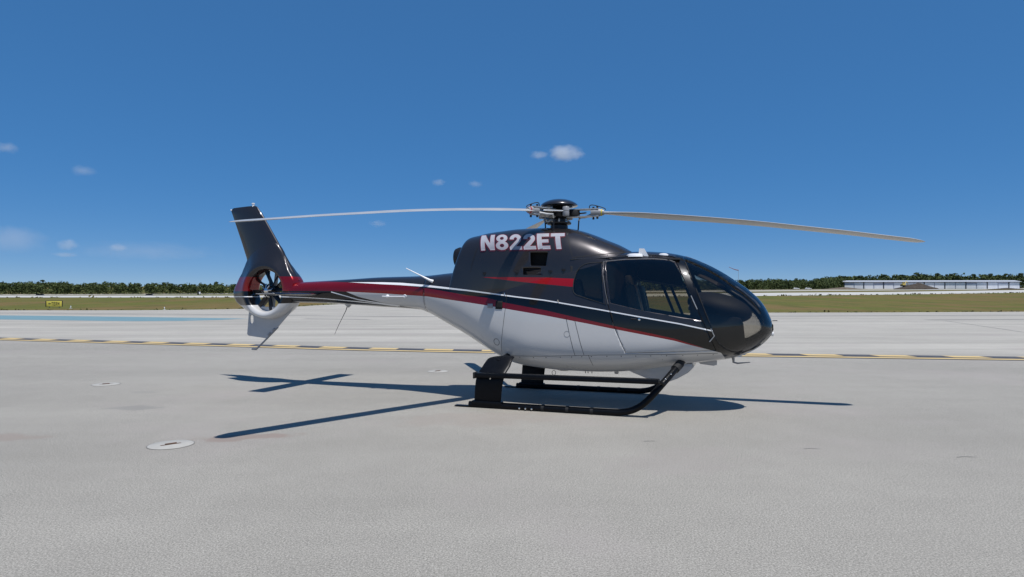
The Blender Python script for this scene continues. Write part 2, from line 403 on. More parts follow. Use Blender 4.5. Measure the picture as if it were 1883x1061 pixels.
sheet('ground', [(-2600, -120), (2600, -120), (2600, 1600), (-2600, 1600)], -0.012, M['grass'])
left_edge = [(-400, 81.0), (-120, 81.6), (-66.3, 81.9), (-57.9, 81.9), (-49.4, 82.0), (-44.1, 83.9), (-40.1, 86.1), (-37.3, 88.3), (-35.4, 93.3), (-33.8, 100.5), (-31.8, 108.3), (-30.2, 116.3), (-29, 135), (-28.5, 176)]
right_edge = [(-14, 184), (-13, 110), (-11, 92), (-8, 80), (-3, 72), (3.4, 68.0), (15, 69.4), (27.5, 71.3), (43.5, 72.6), (61.4, 75.6), (140, 86), (400, 110)]
def rough_edge(pts, step=1.2, amp=0.16):
    out = []
    for (a, b) in zip(pts, pts[1:]):
        n = max(1, int(min(math.dist(a, b), 90) / step))
        for k in range(n):
            t = k / n; out.append((a[0] + (b[0] - a[0]) * t + rnd.uniform(-amp, amp), a[1] + (b[1] - a[1]) * t + rnd.uniform(-amp, amp)))
    out.append(pts[-1]); return out
apron = sheet('apron', [(-400, -100)] + rough_edge(left_edge) + rough_edge(right_edge) + [(400, -100)], 0.0, M['apron'])
rw_near = [(-600, 168), (-139.3, 172), (-103.8, 172), (-58.5, 173.5), (25.1, 184.1), (75.6, 195.9), (133.7, 222.4), (226, 279), (420, 400)]
rw_far = [(520, 560), (345.9, 427), (186.1, 309.7), (104, 269.5), (31.8, 233), (-87.1, 200), (-121.9, 202), (-163.6, 202), (-600, 205)]
sheet('runway', rough_edge(rw_near, 4, 0.9) + rw_far, 0.02, M['runway'])
sheet('perimeter_road', [(-500, 212), (-170.6, 210.6), (-102.5, 233), (129.7, 336), (238.6, 397), (429.7, 530), (496, 612), (265, 441), (143, 371), (-107, 243), (-176, 217.5), (-500, 219)], 0.02, M['runway'])
sheet('sandy_ground', [(-500, 221), (-176, 219), (-107, 245), (20, 310), (150, 384), (265, 455), (480, 640), (700, 700), (640, 760), (400, 640), (160, 440), (-100, 262), (-200, 232), (-500, 236)], 0.01, M['sand'])

# painted line: black backing, solid near stripe, dashed far stripe
line_pts = smooth_path([(x, y, 0) for x, y in ((-31, 28.6), (-24.84, 26.48), (-20.05, 24.78), (-13.69, 22.7), (-8.33, 21.0), (-5.0, 19.85), (-1.49, 18.98), (2.48, 18.25), (6.76, 17.62), (13.4, 16.57), (16.05, 16.13), (22, 15.1))], 10)
def path_frames(P):
    L = [0.0]
    for a, b in zip(P, P[1:]): L.append(L[-1] + (b - a).length)
    return L
LL = path_frames(line_pts)
def at_len(s):
    for i in range(len(LL) - 1):
        if LL[i + 1] >= s:
            t = (s - LL[i]) / (LL[i + 1] - LL[i]); p = line_pts[i].lerp(line_pts[i + 1], t); d = (line_pts[i + 1] - line_pts[i]).normalized(); return p, Vector((-d.y, d.x, 0))
    d = (line_pts[-1] - line_pts[-2]).normalized(); return line_pts[-1], Vector((-d.y, d.x, 0))
def stripe(name, s0, s1, o0, o1, dz, mat, parent, slant=0.0):
    n = max(1, int((s1 - s0) / 1.0)); V = []; F = []
    for k in range(n + 1):
        s = s0 + (s1 - s0) * k / n
        p, nn = at_len(s); a = p + nn * o0
        p, nn = at_len(s + slant); b = p + nn * o1
        V += [(a.x, a.y, dz), (b.x, b.y, dz)]
        if k: F.append((2 * k - 2, 2 * k, 2 * k + 1, 2 * k - 1))
    return mesh_obj(name, V, F, mat, parent, smooth=False)
bound = stripe('boundary_line', 0, LL[-1], -0.62, 0.60, 0.004, M['paint_black'], None)
tag(bound, kind='structure')
stripe('solid_stripe', 0, LL[-1], -0.47, -0.17, 0.008, M['paint_yellow'], bound)
s = 0.35
while s < LL[-1] - 1.2:
    stripe('dash', s, s + 0.93, 0.06, 0.54, 0.008, M['paint_yellow'], bound, slant=-0.10); s += 1.84
sheet('blue_marking', [(-60, 64), (-53.42, 62.03), (-49.07, 60.62), (-41.17, 58.28), (-33.44, 55.43), (-27.49, 53.16), (-22.02, 51.06), (-20.9, 50.3), (-21.42, 49.67), (-21.92, 47.6), (-23.6, 45.2), (-26.93, 44.65), (-32.75, 46.37), (-39.24, 48.47), (-42.77, 49.67), (-60, 55)], 0.005, M['paint_blue'], apron)
def ribbon_ground(name, pts, w, dz, mat, parent):
    V = []; F = []
    for i, p in enumerate(pts):
        a = Vector((*pts[max(i - 1, 0)], 0)); b = Vector((*pts[min(i + 1, len(pts) - 1)], 0)); d = (b - a).normalized(); n = Vector((-d.y, d.x, 0)) * w / 2
        q = Vector((*p, 0)); V += [tuple(q - n), tuple(q + n)]
        if i: F.append((2 * i - 2, 2 * i, 2 * i + 1, 2 * i - 1))
    V = [(x, y, gz(y) + dz) for x, y, z in V]
    return mesh_obj(name, V, F, mat, parent, smooth=False)
for pts, w in (([(10, 56.2), (22.26, 57.73), (35.69, 59.6), (49.73, 61.42), (70, 64.3)], 1.3), ([(31.19, 47.46), (39.45, 48.73), (60, 52)], 0.95),
               ([(-80, 76), (-57.71, 71.28), (-40.33, 66.86), (-26.65, 63.06), (-20.2, 60.0), (-11.99, 57.73), (-6.33, 55.95), (10, 51)], 1.0), ([(-16.56, 50.5), (-10.9, 48.47)], 0.8),
               ([(31.1, 45.44), (28.5, 39.5), (24.1, 29.8)], 0.08), ([(-60, 69), (-30, 60.8), (-22, 58.4)], 0.5)):
    ribbon_ground('sealed_strip', pts, w, 0.004, M['joint'], apron)

for pts in ([(4.38, 6.25), (4.46, 6.28), (4.58, 6.26)], [(3.03, 6.60), (3.12, 6.625), (3.20, 6.60)], [(1.44, 6.95), (1.52, 6.97), (1.57, 6.955)]):
    ribbon_ground('crack', pts, 0.010, 0.003, M['joint'], apron)
# ------------------------------------------------------------------ helicopter
HX, HY, PSI = 0.73339, 9.81483, -0.33959
heli = empty('helicopter', (HX, HY, 0), PSI)
tag(heli, 'charcoal, red and white light helicopter parked on skids on the concrete apron', 'helicopter')

TAB = np.array([
(3.07,1.13,1.12,0.004,1.125,2,2),(3.055,1.245,1.08,0.13,1.14,2,2),(3.02,1.34,1.03,0.215,1.15,2,2),(2.96,1.46,0.962,0.3,1.17,2,2),
(2.88,1.567,0.892,0.375,1.19,2,2.05),(2.75,1.69,0.812,0.463,1.2,2.05,2.1),(2.6,1.803,0.745,0.538,1.18,2.1,2.15),(2.4,1.942,0.7,0.61,1.15,2.15,2.24),
(2.15,2.079,0.665,0.67,1.114,2.22,2.41),(1.9,2.18,0.63,0.71,1.081,2.33,2.57),(1.62,2.238,0.582,0.735,1.033,2.44,2.69),(1.3,2.262,0.53,0.75,1.037,2.54,2.74),
(0.95,2.262,0.49,0.755,1.043,2.64,2.79),(0.55,2.25,0.475,0.755,1.049,2.74,2.78),(0.15,2.215,0.478,0.745,1.055,2.84,2.77),(-0.25,2.15,0.503,0.72,1.071,2.84,2.76),
(-0.6,2.095,0.548,0.675,1.16,2.74,2.7),(-0.92,2.06,0.668,0.615,1.264,2.62,2.54),(-1.2,2.035,0.812,0.55,1.38,2.51,2.39),(-1.55,2.01,1,0.465,1.53,2.4,2.22),
(-1.9,1.982,1.175,0.385,1.62,2.3,2.15),(-2.2,1.955,1.322,0.325,1.67,2.2,2.1),(-2.4,1.946,1.385,0.297,1.69,2.2,2.1),(-3.17,1.934,1.428,0.255,1.7,2.2,2.1),
(-3.83,1.903,1.464,0.22,1.69,2.2,2.1),(-4.4,1.88,1.49,0.195,1.69,2.2,2.1),(-5,1.858,1.503,0.175,1.69,2.2,2.1)])[::-1]
def pchip(xs, ys, x):
    h = np.diff(xs); d = np.diff(ys) / h; m = np.zeros_like(ys); m[0] = d[0]; m[-1] = d[-1]
    for i in range(1, len(xs) - 1):
        if d[i - 1] * d[i] > 0:
            w1 = 2 * h[i] + h[i - 1]; w2 = h[i] + 2 * h[i - 1]; m[i] = (w1 + w2) / (w1 / d[i - 1] + w2 / d[i])
    x = min(max(x, xs[0]), xs[-1]); i = int(np.clip(np.searchsorted(xs, x) - 1, 0, len(h) - 1)); t = (x - xs[i]) / h[i]
    return float((1 + 2 * t) * (1 - t) ** 2 * ys[i] + t * (1 - t) ** 2 * h[i] * m[i] + t * t * (3 - 2 * t) * ys[i + 1] + t * t * (t - 1) * h[i] * m[i + 1])
def sec_body(x): return [pchip(TAB[:, 0], TAB[:, k], x) for k in range(1, 7)]
CW = np.array([(-1.63, .37), (-1.615, .40), (-1.57, .43), (-1.5, .45), (-1.2, .53), (-.8, .6), (-.3, .62), (.2, .61), (.5, .58), (.8, .52), (1.0, .44), (1.10, .36), (1.17, .24), (1.20, .10)])
CZ = np.array([(-1.63, 2.525), (-1.567, 2.552), (-1.355, 2.585), (-1.165, 2.614), (-.884, 2.64), (-.608, 2.664), (-.249, 2.668), (.016, 2.658), (.189, 2.643), (.361, 2.604), (.572, 2.53), (.781, 2.44), (.945, 2.37), (1.108, 2.278), (1.20, 2.225)])
def sec_cowl(x):
    hw = pchip(CW[:, 0], CW[:, 1], x); zt = pchip(CZ[:, 0], CZ[:, 1], x)
    return [zt, 1.35, hw, 1.90, 2.4 + 0.8 * min(1, max(0, -0.6 - x) / 0.9) if x < 0.3 else 2.4 - 0.25 * min(1, (x - .3) / .8), 5.0]
def surfY(sec, x, z):
    zt, zb, hw, zw, nu, nl = sec(x)
    b, n = (zt - zw, nu) if z >= zw else (zw - zb, nl)
    r = min(1.0, abs(z - zw) / max(b, 1e-6)); return hw * (1 - r ** n) ** (1 / n)
def outerY(x, z):
    a = surfY(sec_body, x, z)
    if -1.63 < x < 1.2 and z > 1.9: a = max(a, surfY(sec_cowl, x, z))
    return a
def surf_pt(x, z, side, off=0.0, fn=outerY):
    y = fn(x, z); e = 0.004
    n = Vector((-(fn(x + e, z) - fn(x - e, z)) / (2 * e), 1.0, -(fn(x, z + e) - fn(x, z - e)) / (2 * e))).normalized()
    p = Vector((x, y, z)) + n * off; return Vector((p.x, p.y * side, p.z))

def loft_bm(sec, xs, nr, shear=None, cap0=True, cap1=True):
    bm = bmesh.new(); rings = []
    for x in xs:
        zt, zb, hw, zw, nu, nl = sec(x); ring = []
        for k in range(nr):
            a = 2 * math.pi * k / nr; c, s_ = math.cos(a), math.sin(a)
            n, b = (nu, zt - zw) if s_ >= 0 else (nl, zw - zb)
            y = hw * math.copysign(abs(c) ** (2 / n), c); z = zw + b * math.copysign(abs(s_) ** (2 / n), s_)
            ring.append(bm.verts.new((x + (shear(x, z) if shear else 0.0), y, z)))
        rings.append(ring)
    for a, b in zip(rings, rings[1:]):
        for k in range(nr): bm.faces.new((a[k], a[(k + 1) % nr], b[(k + 1) % nr], b[k]))
    if cap0: bm.faces.new(list(reversed(rings[0])))
    if cap1: bm.faces.new(rings[-1])
    bmesh.ops.recalc_face_normals(bm, faces=bm.faces)
    return bm

def ccw(poly):
    A = sum(poly[i][0] * poly[(i + 1) % len(poly)][1] - poly[(i + 1) % len(poly)][0] * poly[i][1] for i in range(len(poly)))
    return poly if A > 0 else list(reversed(poly))
def inside(poly, x, z, tol=1e-5):
    for i in range(len(poly)):
        (ax, az), (bx_, bz) = poly[i], poly[(i + 1) % len(poly)]
        if (bx_ - ax) * (z - az) - (bz - az) * (x - ax) < -tol: return False
    return True
def cut(bm, poly, side, ymin=0.0):
    poly = ccw(poly); xs = [p[0] for p in poly]; zs = [p[1] for p in poly]
    box = (min(xs) - .02, max(xs) + .02, min(zs) - .02, max(zs) + .02)
    def region():
        out = []
        for f in bm.faces:
            c = f.calc_center_bounds()
            if c.y * side > ymin * 0.3 - 0.05 and any(box[0] <= v.co.x <= box[1] and box[2] <= v.co.z <= box[3] for v in f.verts): out.append(f)
        return out
    def bis(co, no):
        fs = region(); es = {e for f in fs for e in f.edges}; vsx = {v for f in fs for v in f.verts}
        bmesh.ops.bisect_plane(bm, geom=list(vsx) + list(es) + fs, plane_co=co, plane_no=no, dist=1e-6)
    for i in range(len(poly)):
        a, b = poly[i], poly[(i + 1) % len(poly)]
        bis((a[0], 0, a[1]), (-(b[1] - a[1]), 0, b[0] - a[0]))
    if ymin > 0: bis((0, ymin * side, 0), (0, 1, 0))
    res = []
    for f in bm.faces:
        c = f.calc_center_median()
        if c.y * side > max(ymin, 0.02) and inside(poly, c.x, c.z): res.append(f)
    return res
def offset_poly(poly, d):
    poly = ccw(poly); n = len(poly); out = []
    for i in range(n):
        p0, p1, p2 = Vector(poly[i - 1]), Vector(poly[i]), Vector(poly[(i + 1) % n])
        n1 = (p1 - p0).normalized(); n2 = (p2 - p1).normalized(); n1 = Vector((n1.y, -n1.x)); n2 = Vector((n2.y, -n2.x))
        b = (n1 + n2).normalized(); out.append(tuple(p1 + b * d / max(0.4, b.dot(n1))))
    return out
def extract(bm, faces, name, mat, parent, thick=0.0):
    nb = bmesh.new(); vm = {}
    for f in faces:
        nb.faces.new([vm.setdefault(v, nb.verts.new(v.co)) if v in vm else vm.setdefault(v, nb.verts.new(v.co)) for v in f.verts])
    o = bm_obj(name, nb, mat, parent, smooth=True, angle=None, recalc=False)
    if thick:
        s_ = o.modifiers.new('thickness', 'SOLIDIFY'); s_.thickness = thick; s_.offset = -1.0
    return o

# fuselage shell with doors, windows and windscreen cut from one skin
xs = [3.0695, 3.068, 3.065, 3.06, 3.05, 3.04] + list(np.linspace(3.02, -0.4, 118)) + list(np.linspace(-0.44, -2.19, 44))
fb = loft_bm(sec_body, xs, 128, cap0=True, cap1=False)
DOOR = [(0.790, 2.128), (1.45, 2.158), (1.70, 2.142), (1.83, 2.085), (2.03, 1.62), (2.215, 1.15), (2.34, 0.868), (1.145, 0.812), (0.985, 1.18), (0.90, 1.49)]
DWIN = [(0.835, 2.092), (1.107, 2.115), (1.482, 2.118), (1.70, 2.098), (1.775, 2.065), (1.822, 2.00), (1.951, 1.766), (2.08, 1.464), (2.172, 1.212), (1.871, 1.281), (1.514, 1.367), (1.147, 1.440), (0.945, 1.474)]
RWIN = [(0.775, 2.084), (0.60, 2.074), (0.53, 2.055), (0.466, 2.012), (0.425, 1.94), (0.402, 1.83), (0.395, 1.70), (0.410, 1.655), (0.445, 1.622), (0.65, 1.557), (0.868, 1.490), (0.80, 1.85)]
WSCR = [(1.835, 2.30), (2.365, 0.955), (2.53, 0.852), (2.66, 0.838), (2.80, 0.882), (2.93, 0.972), (3.3, 1.30), (3.3, 2.30)]
for side, nm in ((-1, 'r'), (1, 'l')):
    lab = 'near' if side < 0 else 'far'
    # windscreen half
    f = cut(fb, WSCR, side, 0.085); extract(fb, f, 'windscreen', M['glass'], heli)
    bmesh.ops.delete(fb, geom=f, context='FACES')
    f = cut(fb, RWIN, side); extract(fb, f, 'rear_window', M['glass_dark'], heli); bmesh.ops.delete(fb, geom=f, context='FACES')
    outer = cut(fb, offset_poly(DOOR, 0.004), side)
    inner = cut(fb, offset_poly(DOOR, -0.004), side)
    win = set(cut(fb, DWIN, side))
    inner = [q for q in fb.faces if q.calc_center_median().y * side > 0.02 and inside(ccw(offset_poly(DOOR, -0.004)), q.calc_center_median().x, q.calc_center_median().z)]
    panel = [q for q in inner if q not in win]
    door = extract(fb, panel, 'door', M['livery'], heli, 0.022)
    extract(fb, list(win), 'door_window', M['glass_dark'], door)
    gone = [q for q in fb.faces if q.calc_center_median().y * side > 0.02 and inside(ccw(offset_poly(DOOR, 0.004)), q.calc_center_median().x, q.calc_center_median().z)]
    bmesh.ops.delete(fb, geom=gone, context='FACES')
    tube_obj('door_handle', [surf_pt(1.22, 1.287, side, 0.012), surf_pt(1.30, 1.282, side, 0.014)], 0.010, M['darkmetal'], door, 8)
    bmh = bmesh.new(); add_lathe(bmh, [(0.0, -0.002), (0.016, 0.0), (0.016, 0.008), (0.0, 0.012)], 12, 'Y'); q = bm_obj('lock', bmh, M['chrome'], door)
    q.location = surf_pt(1.335, 1.279, side, 0.006)
    # slide rail and hinge line along the upper sill
    tube_obj('sill_rail', [surf_pt(x, z, side, 0.006) for x, z in ((0.33, 2.135), (0.8, 2.150), (1.2, 2.175), (1.5, 2.178), (1.74, 2.160), (1.84, 2.11))], 0.0085, M['black_gloss'], heli, 8)
    tube_obj('door_trim', [surf_pt(x, z, side, 0.004) for x, z in ((0.80, 2.10), (1.107, 2.124), (1.482, 2.128), (1.70, 2.108), (1.78, 2.078))], 0.003, M['greypaint'], door, 6)
    tube_obj('pillar_trim', [surf_pt(x, z, side, 0.004) for x, z in ((0.797, 2.10), (0.825, 1.85), (0.86, 1.66), (0.905, 1.487))], 0.0035, M['grey_trim'], heli, 6)
    tube_obj('window_seal', [surf_pt(x, z, side, 0.003) for x, z in offset_poly(RWIN, 0.005) + offset_poly(RWIN, 0.005)[:1]], 0.006, M['rubber'], heli, 6)
    tube_obj('windscreen_seal', [surf_pt(x, z, side, 0.003) for x, z in ((1.92, 2.075), (1.985, 1.92), (2.105, 1.62), (2.225, 1.31), (2.345, 1.0), (2.43, 0.90), (2.53, 0.846), (2.66, 0.832), (2.80, 0.876), (2.90, 0.945))], 0.007, M['rubber'], heli, 6)
    tube_obj('door_strut', [surf_pt(2.01, 1.60, side, 0.02), surf_pt(2.09, 1.42, side, 0.022)], 0.007, M['alloy'], heli, 6)
    tube_obj('wire_clip', [surf_pt(2.262, 1.165, side, 0.02), surf_pt(2.305, 1.07, side, 0.022), surf_pt(2.245, 0.995, side, 0.02)], 0.008, M['alloy'], heli, 6)
fus = bm_obj('fuselage', fb, M['livery'], heli, smooth=True, angle=None, recalc=False)
sm = fus.modifiers.new('thickness', 'SOLIDIFY'); sm.thickness = 0.024; sm.offset = -1.0

boom = bm_obj('tail_boom', loft_bm(sec_body, list(np.linspace(-2.196, -4.98, 70)), 64, cap0=False), M['livery'], heli, angle=None)

def seam(pts, side, parent, w=0.006, off=0.0015, mat='seam', name='seam'):
    P = []
    for (a, b) in zip(pts, pts[1:]):
        n = max(1, int(math.dist(a, b) / 0.05))
        P += [(a[0] + (b[0] - a[0]) * k / n, a[1] + (b[1] - a[1]) * k / n) for k in range(n)]
    P.append(pts[-1]); V = []; F = []
    for i, p in enumerate(P):
        a, b = P[max(0, i - 1)], P[min(len(P) - 1, i + 1)]
        d = Vector((b[0] - a[0], b[1] - a[1])).normalized(); n = Vector((-d.y, d.x)) * w / 2
        V += [surf_pt(p[0] + n.x, p[1] + n.y, side, off), surf_pt(p[0] - n.x, p[1] - n.y, side, off)]
        if i: F.append((2 * i - 2, 2 * i, 2 * i + 1, 2 * i - 1))
    return mesh_obj(name, V, F, M[mat], parent, smooth=True)
rv = bmesh.new(); bmesh.ops.create_uvsphere(rv, u_segments=8, v_segments=4, radius=0.0085); rvm = bpy.data.meshes.new('rivet'); rv.to_mesh(rvm); rv.free(); rvm.materials.append(M['seam'])
for side in (-1, 1):
    seam([(-0.685, 0.707), (-0.35, 0.72), (-0.078, 0.729), (0.742, 0.774), (1.496, 0.801), (2.349, 0.827)], side, fus, 0.005)
    seam([(0.30, 1.30), (0.312, 1.25), (0.424, 0.756)], side, fus); seam([(0.43, 1.26), (0.555, 0.770)], side, fus)
    seam([(-0.641, 1.66), (-0.641, 1.479), (-0.70, 1.05), (-0.762, 0.735)], side, fus)
    seam([(0.62, 0.765), (0.66, 0.62), (0.70, 0.55)], side, fus); seam([(1.62, 0.80), (1.64, 0.66)], side, fus, 0.004)
    seam([(-2.17, 1.90), (-2.17, 1.65), (-2.18, 1.37)], side, fus, 0.005)
    for x in (-0.45, -0.22, -0.02, 0.2, 0.37, 0.52, 0.66, 0.88, 1.08, 1.28, 1.48, 1.69, 1.9, 2.09, 2.29):
        o = link(bpy.data.objects.new('rivet', rvm), fus); o.location = surf_pt(x, np.interp(x, [-.685, -.078, .742, 1.496, 2.349], [.707, .729, .774, .801, .827]) - 0.02, side, -0.003)
    # fuel cap, drain ring, static patches, stripe boxes
    for cx, cz, r_, nm in ((0.315, 1.06, 0.042, 'fuel_cap'), (-0.815, 0.915, 0.05, 'drain_panel')):
        ang = [2 * math.pi * k / 20 for k in range(21)]
        seam([(cx + r_ * math.cos(a), cz + r_ * math.sin(a)) for a in ang], side, fus, 0.007, 0.0015, 'greypaint' if nm == 'fuel_cap' else 'seam', nm)
    def patch(x0, x1, z0, z1, mat, nm, off=0.004, par=fus):
        nx, nz_ = 4, 4; V = [surf_pt(x0 + (x1 - x0) * i / nx, z0 + (z1 - z0) * j / nz_, side, off) for j in range(nz_ + 1) for i in range(nx + 1)]
        F = [(j * (nx + 1) + i, j * (nx + 1) + i + 1, (j + 1) * (nx + 1) + i + 1, (j + 1) * (nx + 1) + i) for j in range(nz_) for i in range(nx)]
        o = mesh_obj(nm, V, F, mat, par); s_ = o.modifiers.new('thickness', 'SOLIDIFY'); s_.thickness = 0.006; s_.offset = 0; return o
    patch(-0.955, -0.865, 1.425, 1.49, M['greypaint'], 'access_cover'); patch(-0.815, -0.70, 1.41, 1.53, M['void'], 'vent_opening')

# windscreen centre post, wipers of the view: mirror bracket
cp = []
for x in np.linspace(1.90, 3.05, 44): cp.append((x, sec_body(x)[0]))
bmx = bmesh.new()
prev = None
for x, z in cp + [(3.072, 1.13)] + [(x, sec_body(x)[1]) for x in np.linspace(3.05, 2.60, 24)]:
    ring = [bmx.verts.new((x, y, z + (0.004 if z > 1.13 else -0.004))) for y in (-0.10, -0.05, 0, 0.05, 0.10)]
    for v in ring:  # follow the curvature of the skin
        yy = abs(v.co.y); zt, zb, hw, zw, nu, nl = sec_body(min(x, 3.05)); n, b = (nu, zt - zw) if z > 1.13 else (nl, zw - zb)
        drop = b * (1 - (1 - min(0.97, yy / max(hw, 0.14)) ** n) ** (1 / n)); v.co.z += -drop if z > 1.13 else drop
    if prev: 
        for k in range(4): bmx.faces.new((prev[k], prev[k + 1], ring[k + 1], ring[k]))
    prev = ring
post = bm_obj('centre_post', bmx, M['black_gloss'], heli, angle=None)
box_obj('nose_latch', (3.035, 0, 1.165), (0.07, 0.20, 0.10), M['rubber'], post, 0.02)
bmx = bmesh.new(); add_lathe(bmx, [(0.0, -0.012), (0.03, 0.0), (0.032, 0.03), (0.0, 0.034)], 16, 'X', (3.045, 0, 1.075)); bm_obj('nose_lamp', bmx, M['lens'], post)
tube_obj('temperature_probe', [(3.06, -0.03, 1.26), (3.125, -0.035, 1.262)], 0.006, M['darkmetal'], post, 6)
bmx = bmesh.new(); add_box(bmx, 2.36, -0.02, 1.885, 0.10, 0.06, 0.05, bevel=0.012); add_box(bmx, 2.43, -0.02, 1.845, 0.13, 0.18, 0.07, bevel=0.02); bm_obj('compass', bmx, M['interior'], heli)

# cabin interior
cab = box_obj('cabin_floor', (1.25, 0, 0.79), (1.7, 0.90, 0.03), M['interior'], heli)
bmx = bmesh.new(); add_box(bmx, 0.34, 0, 1.42, 0.05, 1.20, 1.25, bevel=0.02); bm_obj('rear_bulkhead', bmx, M['interior'], heli)
bmx = bmesh.new()
bmesh.ops.create_uvsphere(bmx, u_segments=40, v_segments=24, radius=1.0, matrix=Matrix.Translation((2.36, 0, 1.44)) @ Matrix.Rotation(R(14), 4, 'Y') @ Matrix.Diagonal((0.45, 0.40, 0.20, 1)))
add_box(bmx, 2.08, 0, 1.43, 0.20, 0.72, 0.24, bevel=0.04)
gs = bm_obj('instrument_panel', bmx, M['interior'], heli)
bmx = bmesh.new(); add_prism(bmx, [(1.95, 0.79), (1.98, 1.35), (2.35, 1.36), (2.64, 1.30), (2.68, 1.22), (2.71, 0.90), (2.62, 0.80)], -0.34, 0.34, 0.02); bm_obj('console', bmx, M['interior'], gs)
for yy in (-0.28, 0.0, 0.28):
    bmx = bmesh.new(); add_lathe(bmx, [(0.0, 0), (0.04, 0.0), (0.04, -0.02), (0.0, -0.02)], 16, 'X', (1.975, yy, 1.44)); bm_obj('gauge', bmx, M['grey_trim'], gs)
tube_obj('panel_mount', [(2.70, -0.02, 1.33), (2.72, -0.02, 1.29), (2.755, -0.02, 1.315)], 0.01, M['darkmetal'], gs, 6)
def seat(x, y, mat, tall=0.0):
    bm = bmesh.new()
    add_box(bm, x + 0.24, y, 0.98, 0.50, 0.46, 0.14, bevel=0.05); add_box(bm, x + 0.22, y, 0.855, 0.36, 0.30, 0.14, bevel=0.02)
    s_ = bm_obj('seat', bm, mat, heli)
    bm = bmesh.new(); add_box(bm, x - 0.06 - tall * 0.1, y, 1.36 + tall * 0.5, 0.14, 0.46, 0.70 + tall, rot=Matrix.Rotation(R(-12), 3, 'Y'), bevel=0.05); bm_obj('backrest', bm, mat, s_)
    bm = bmesh.new(); add_box(bm, x - 0.165, y, 1.80, 0.09, 0.26, 0.20, rot=Matrix.Rotation(R(-8), 3, 'Y'), bevel=0.035)
    add_tube(bm, [(x - 0.13, y - 0.06, 1.62), (x - 0.15, y - 0.06, 1.70)], 0.008, 6); add_tube(bm, [(x - 0.13, y + 0.06, 1.62), (x - 0.15, y + 0.06, 1.70)], 0.008, 6)
    bm_obj('headrest', bm, mat, s_)
    for sy in (-0.12, 0.12):
        bm = bmesh.new(); add_box(bm, x + 0.015, y + sy, 1.36, 0.012, 0.05, 0.62, rot=Matrix.Rotation(R(-12), 3, 'Y')); bm_obj('harness', bm, M['grey_trim'], s_)
for y in (-0.36, 0.36): seat(1.31, y, M['seat'], 0.06)
for y in (-0.42, 0.0, 0.42): seat(0.58, y, M['seat'], 0.14)
tube_obj('grab_rail', [(1.12, 0.50, 1.868), (1.87, 0.52, 1.742)], 0.019, M['grey_trim'], heli, 8)
for x in (1.50, 1.62, 1.84): tube_obj('door_brace', [(x, 0.57, 1.80), (x + 0.19, 0.655, 1.30)], 0.024, M['interior'], heli, 6)
for y in (-0.36, 0.36): tube_obj('control_stick', [(1.80, y, 0.80), (1.83, y, 1.0), (1.76, y, 1.12)], 0.016, M['interior'], heli, 8)
bmx = bmesh.new(); add_prism(bmx, [(0.80, 2.12), (0.84, 1.60), (1.10, 1.885), (1.80, 1.765), (1.835, 1.80), (1.80, 1.92), (1.745, 2.02), (1.70, 2.09), (1.6, 2.13)], 0.505, 0.53)
sb = bm_obj('sun_blind', bmx, M['interior'], heli)
for v in sb.data.vertices: v.co.y -= max(0.0, v.co.z - 1.80) * 0.42
bmx = bmesh.new(); add_box(bmx, 1.2, 0, 2.12, 1.3, 0.80, 0.03, bevel=0.01); bm_obj('headliner', bmx, M['interior'], heli)
bmx = bmesh.new(); add_box(bmx, 2.00, -0.36, 1.235, 0.20, 0.16, 0.07, bevel=0.03); bm_obj('side_pouch', bmx, M['tan'], heli)

# engine cowling
def cshear(x, z):
    k = min(1, max(0, (-0.7 - x) / 1.0)) ** 1.6
    return k * 0.36 * (z - 2.02)
cx_ = [-1.63, -1.622, -1.612, -1.60, -1.58] + list(np.linspace(-1.56, -0.75, 40)) + list(np.linspace(-0.71, 1.0, 52)) + [1.03, 1.06, 1.09, 1.115, 1.14, 1.16, 1.18, 1.195, 1.2]
cb = loft_bm(sec_cowl, cx_, 96, shear=cshear)
INT = [(-0.287, 2.253), (-0.012, 2.247), (-0.034, 2.045), (-0.267, 2.052)]; SLOT = [(-0.386, 2.019), (-0.108, 2.014), (-0.101, 1.915), (-0.385, 1.92)]
for side in (-1, 1):
    for pl in (INT, SLOT):
        f = cut(cb, pl, side); bmesh.ops.delete(cb, geom=f, context='FACES')
cowl = bm_obj('engine_cowling', cb, M['livery'], heli, angle=50, recalc=False)
s_ = cowl.modifiers.new('thickness', 'SOLIDIFY'); s_.thickness = 0.012; s_.offset = -1
bmx = bmesh.new(); add_box(bmx, -0.2, 0, 2.08, 0.75, 0.95, 0.42); bm_obj('intake_liner', bmx, M['void'], cowl)
def cowlY(x, z): return surfY(sec_cowl, x, z)
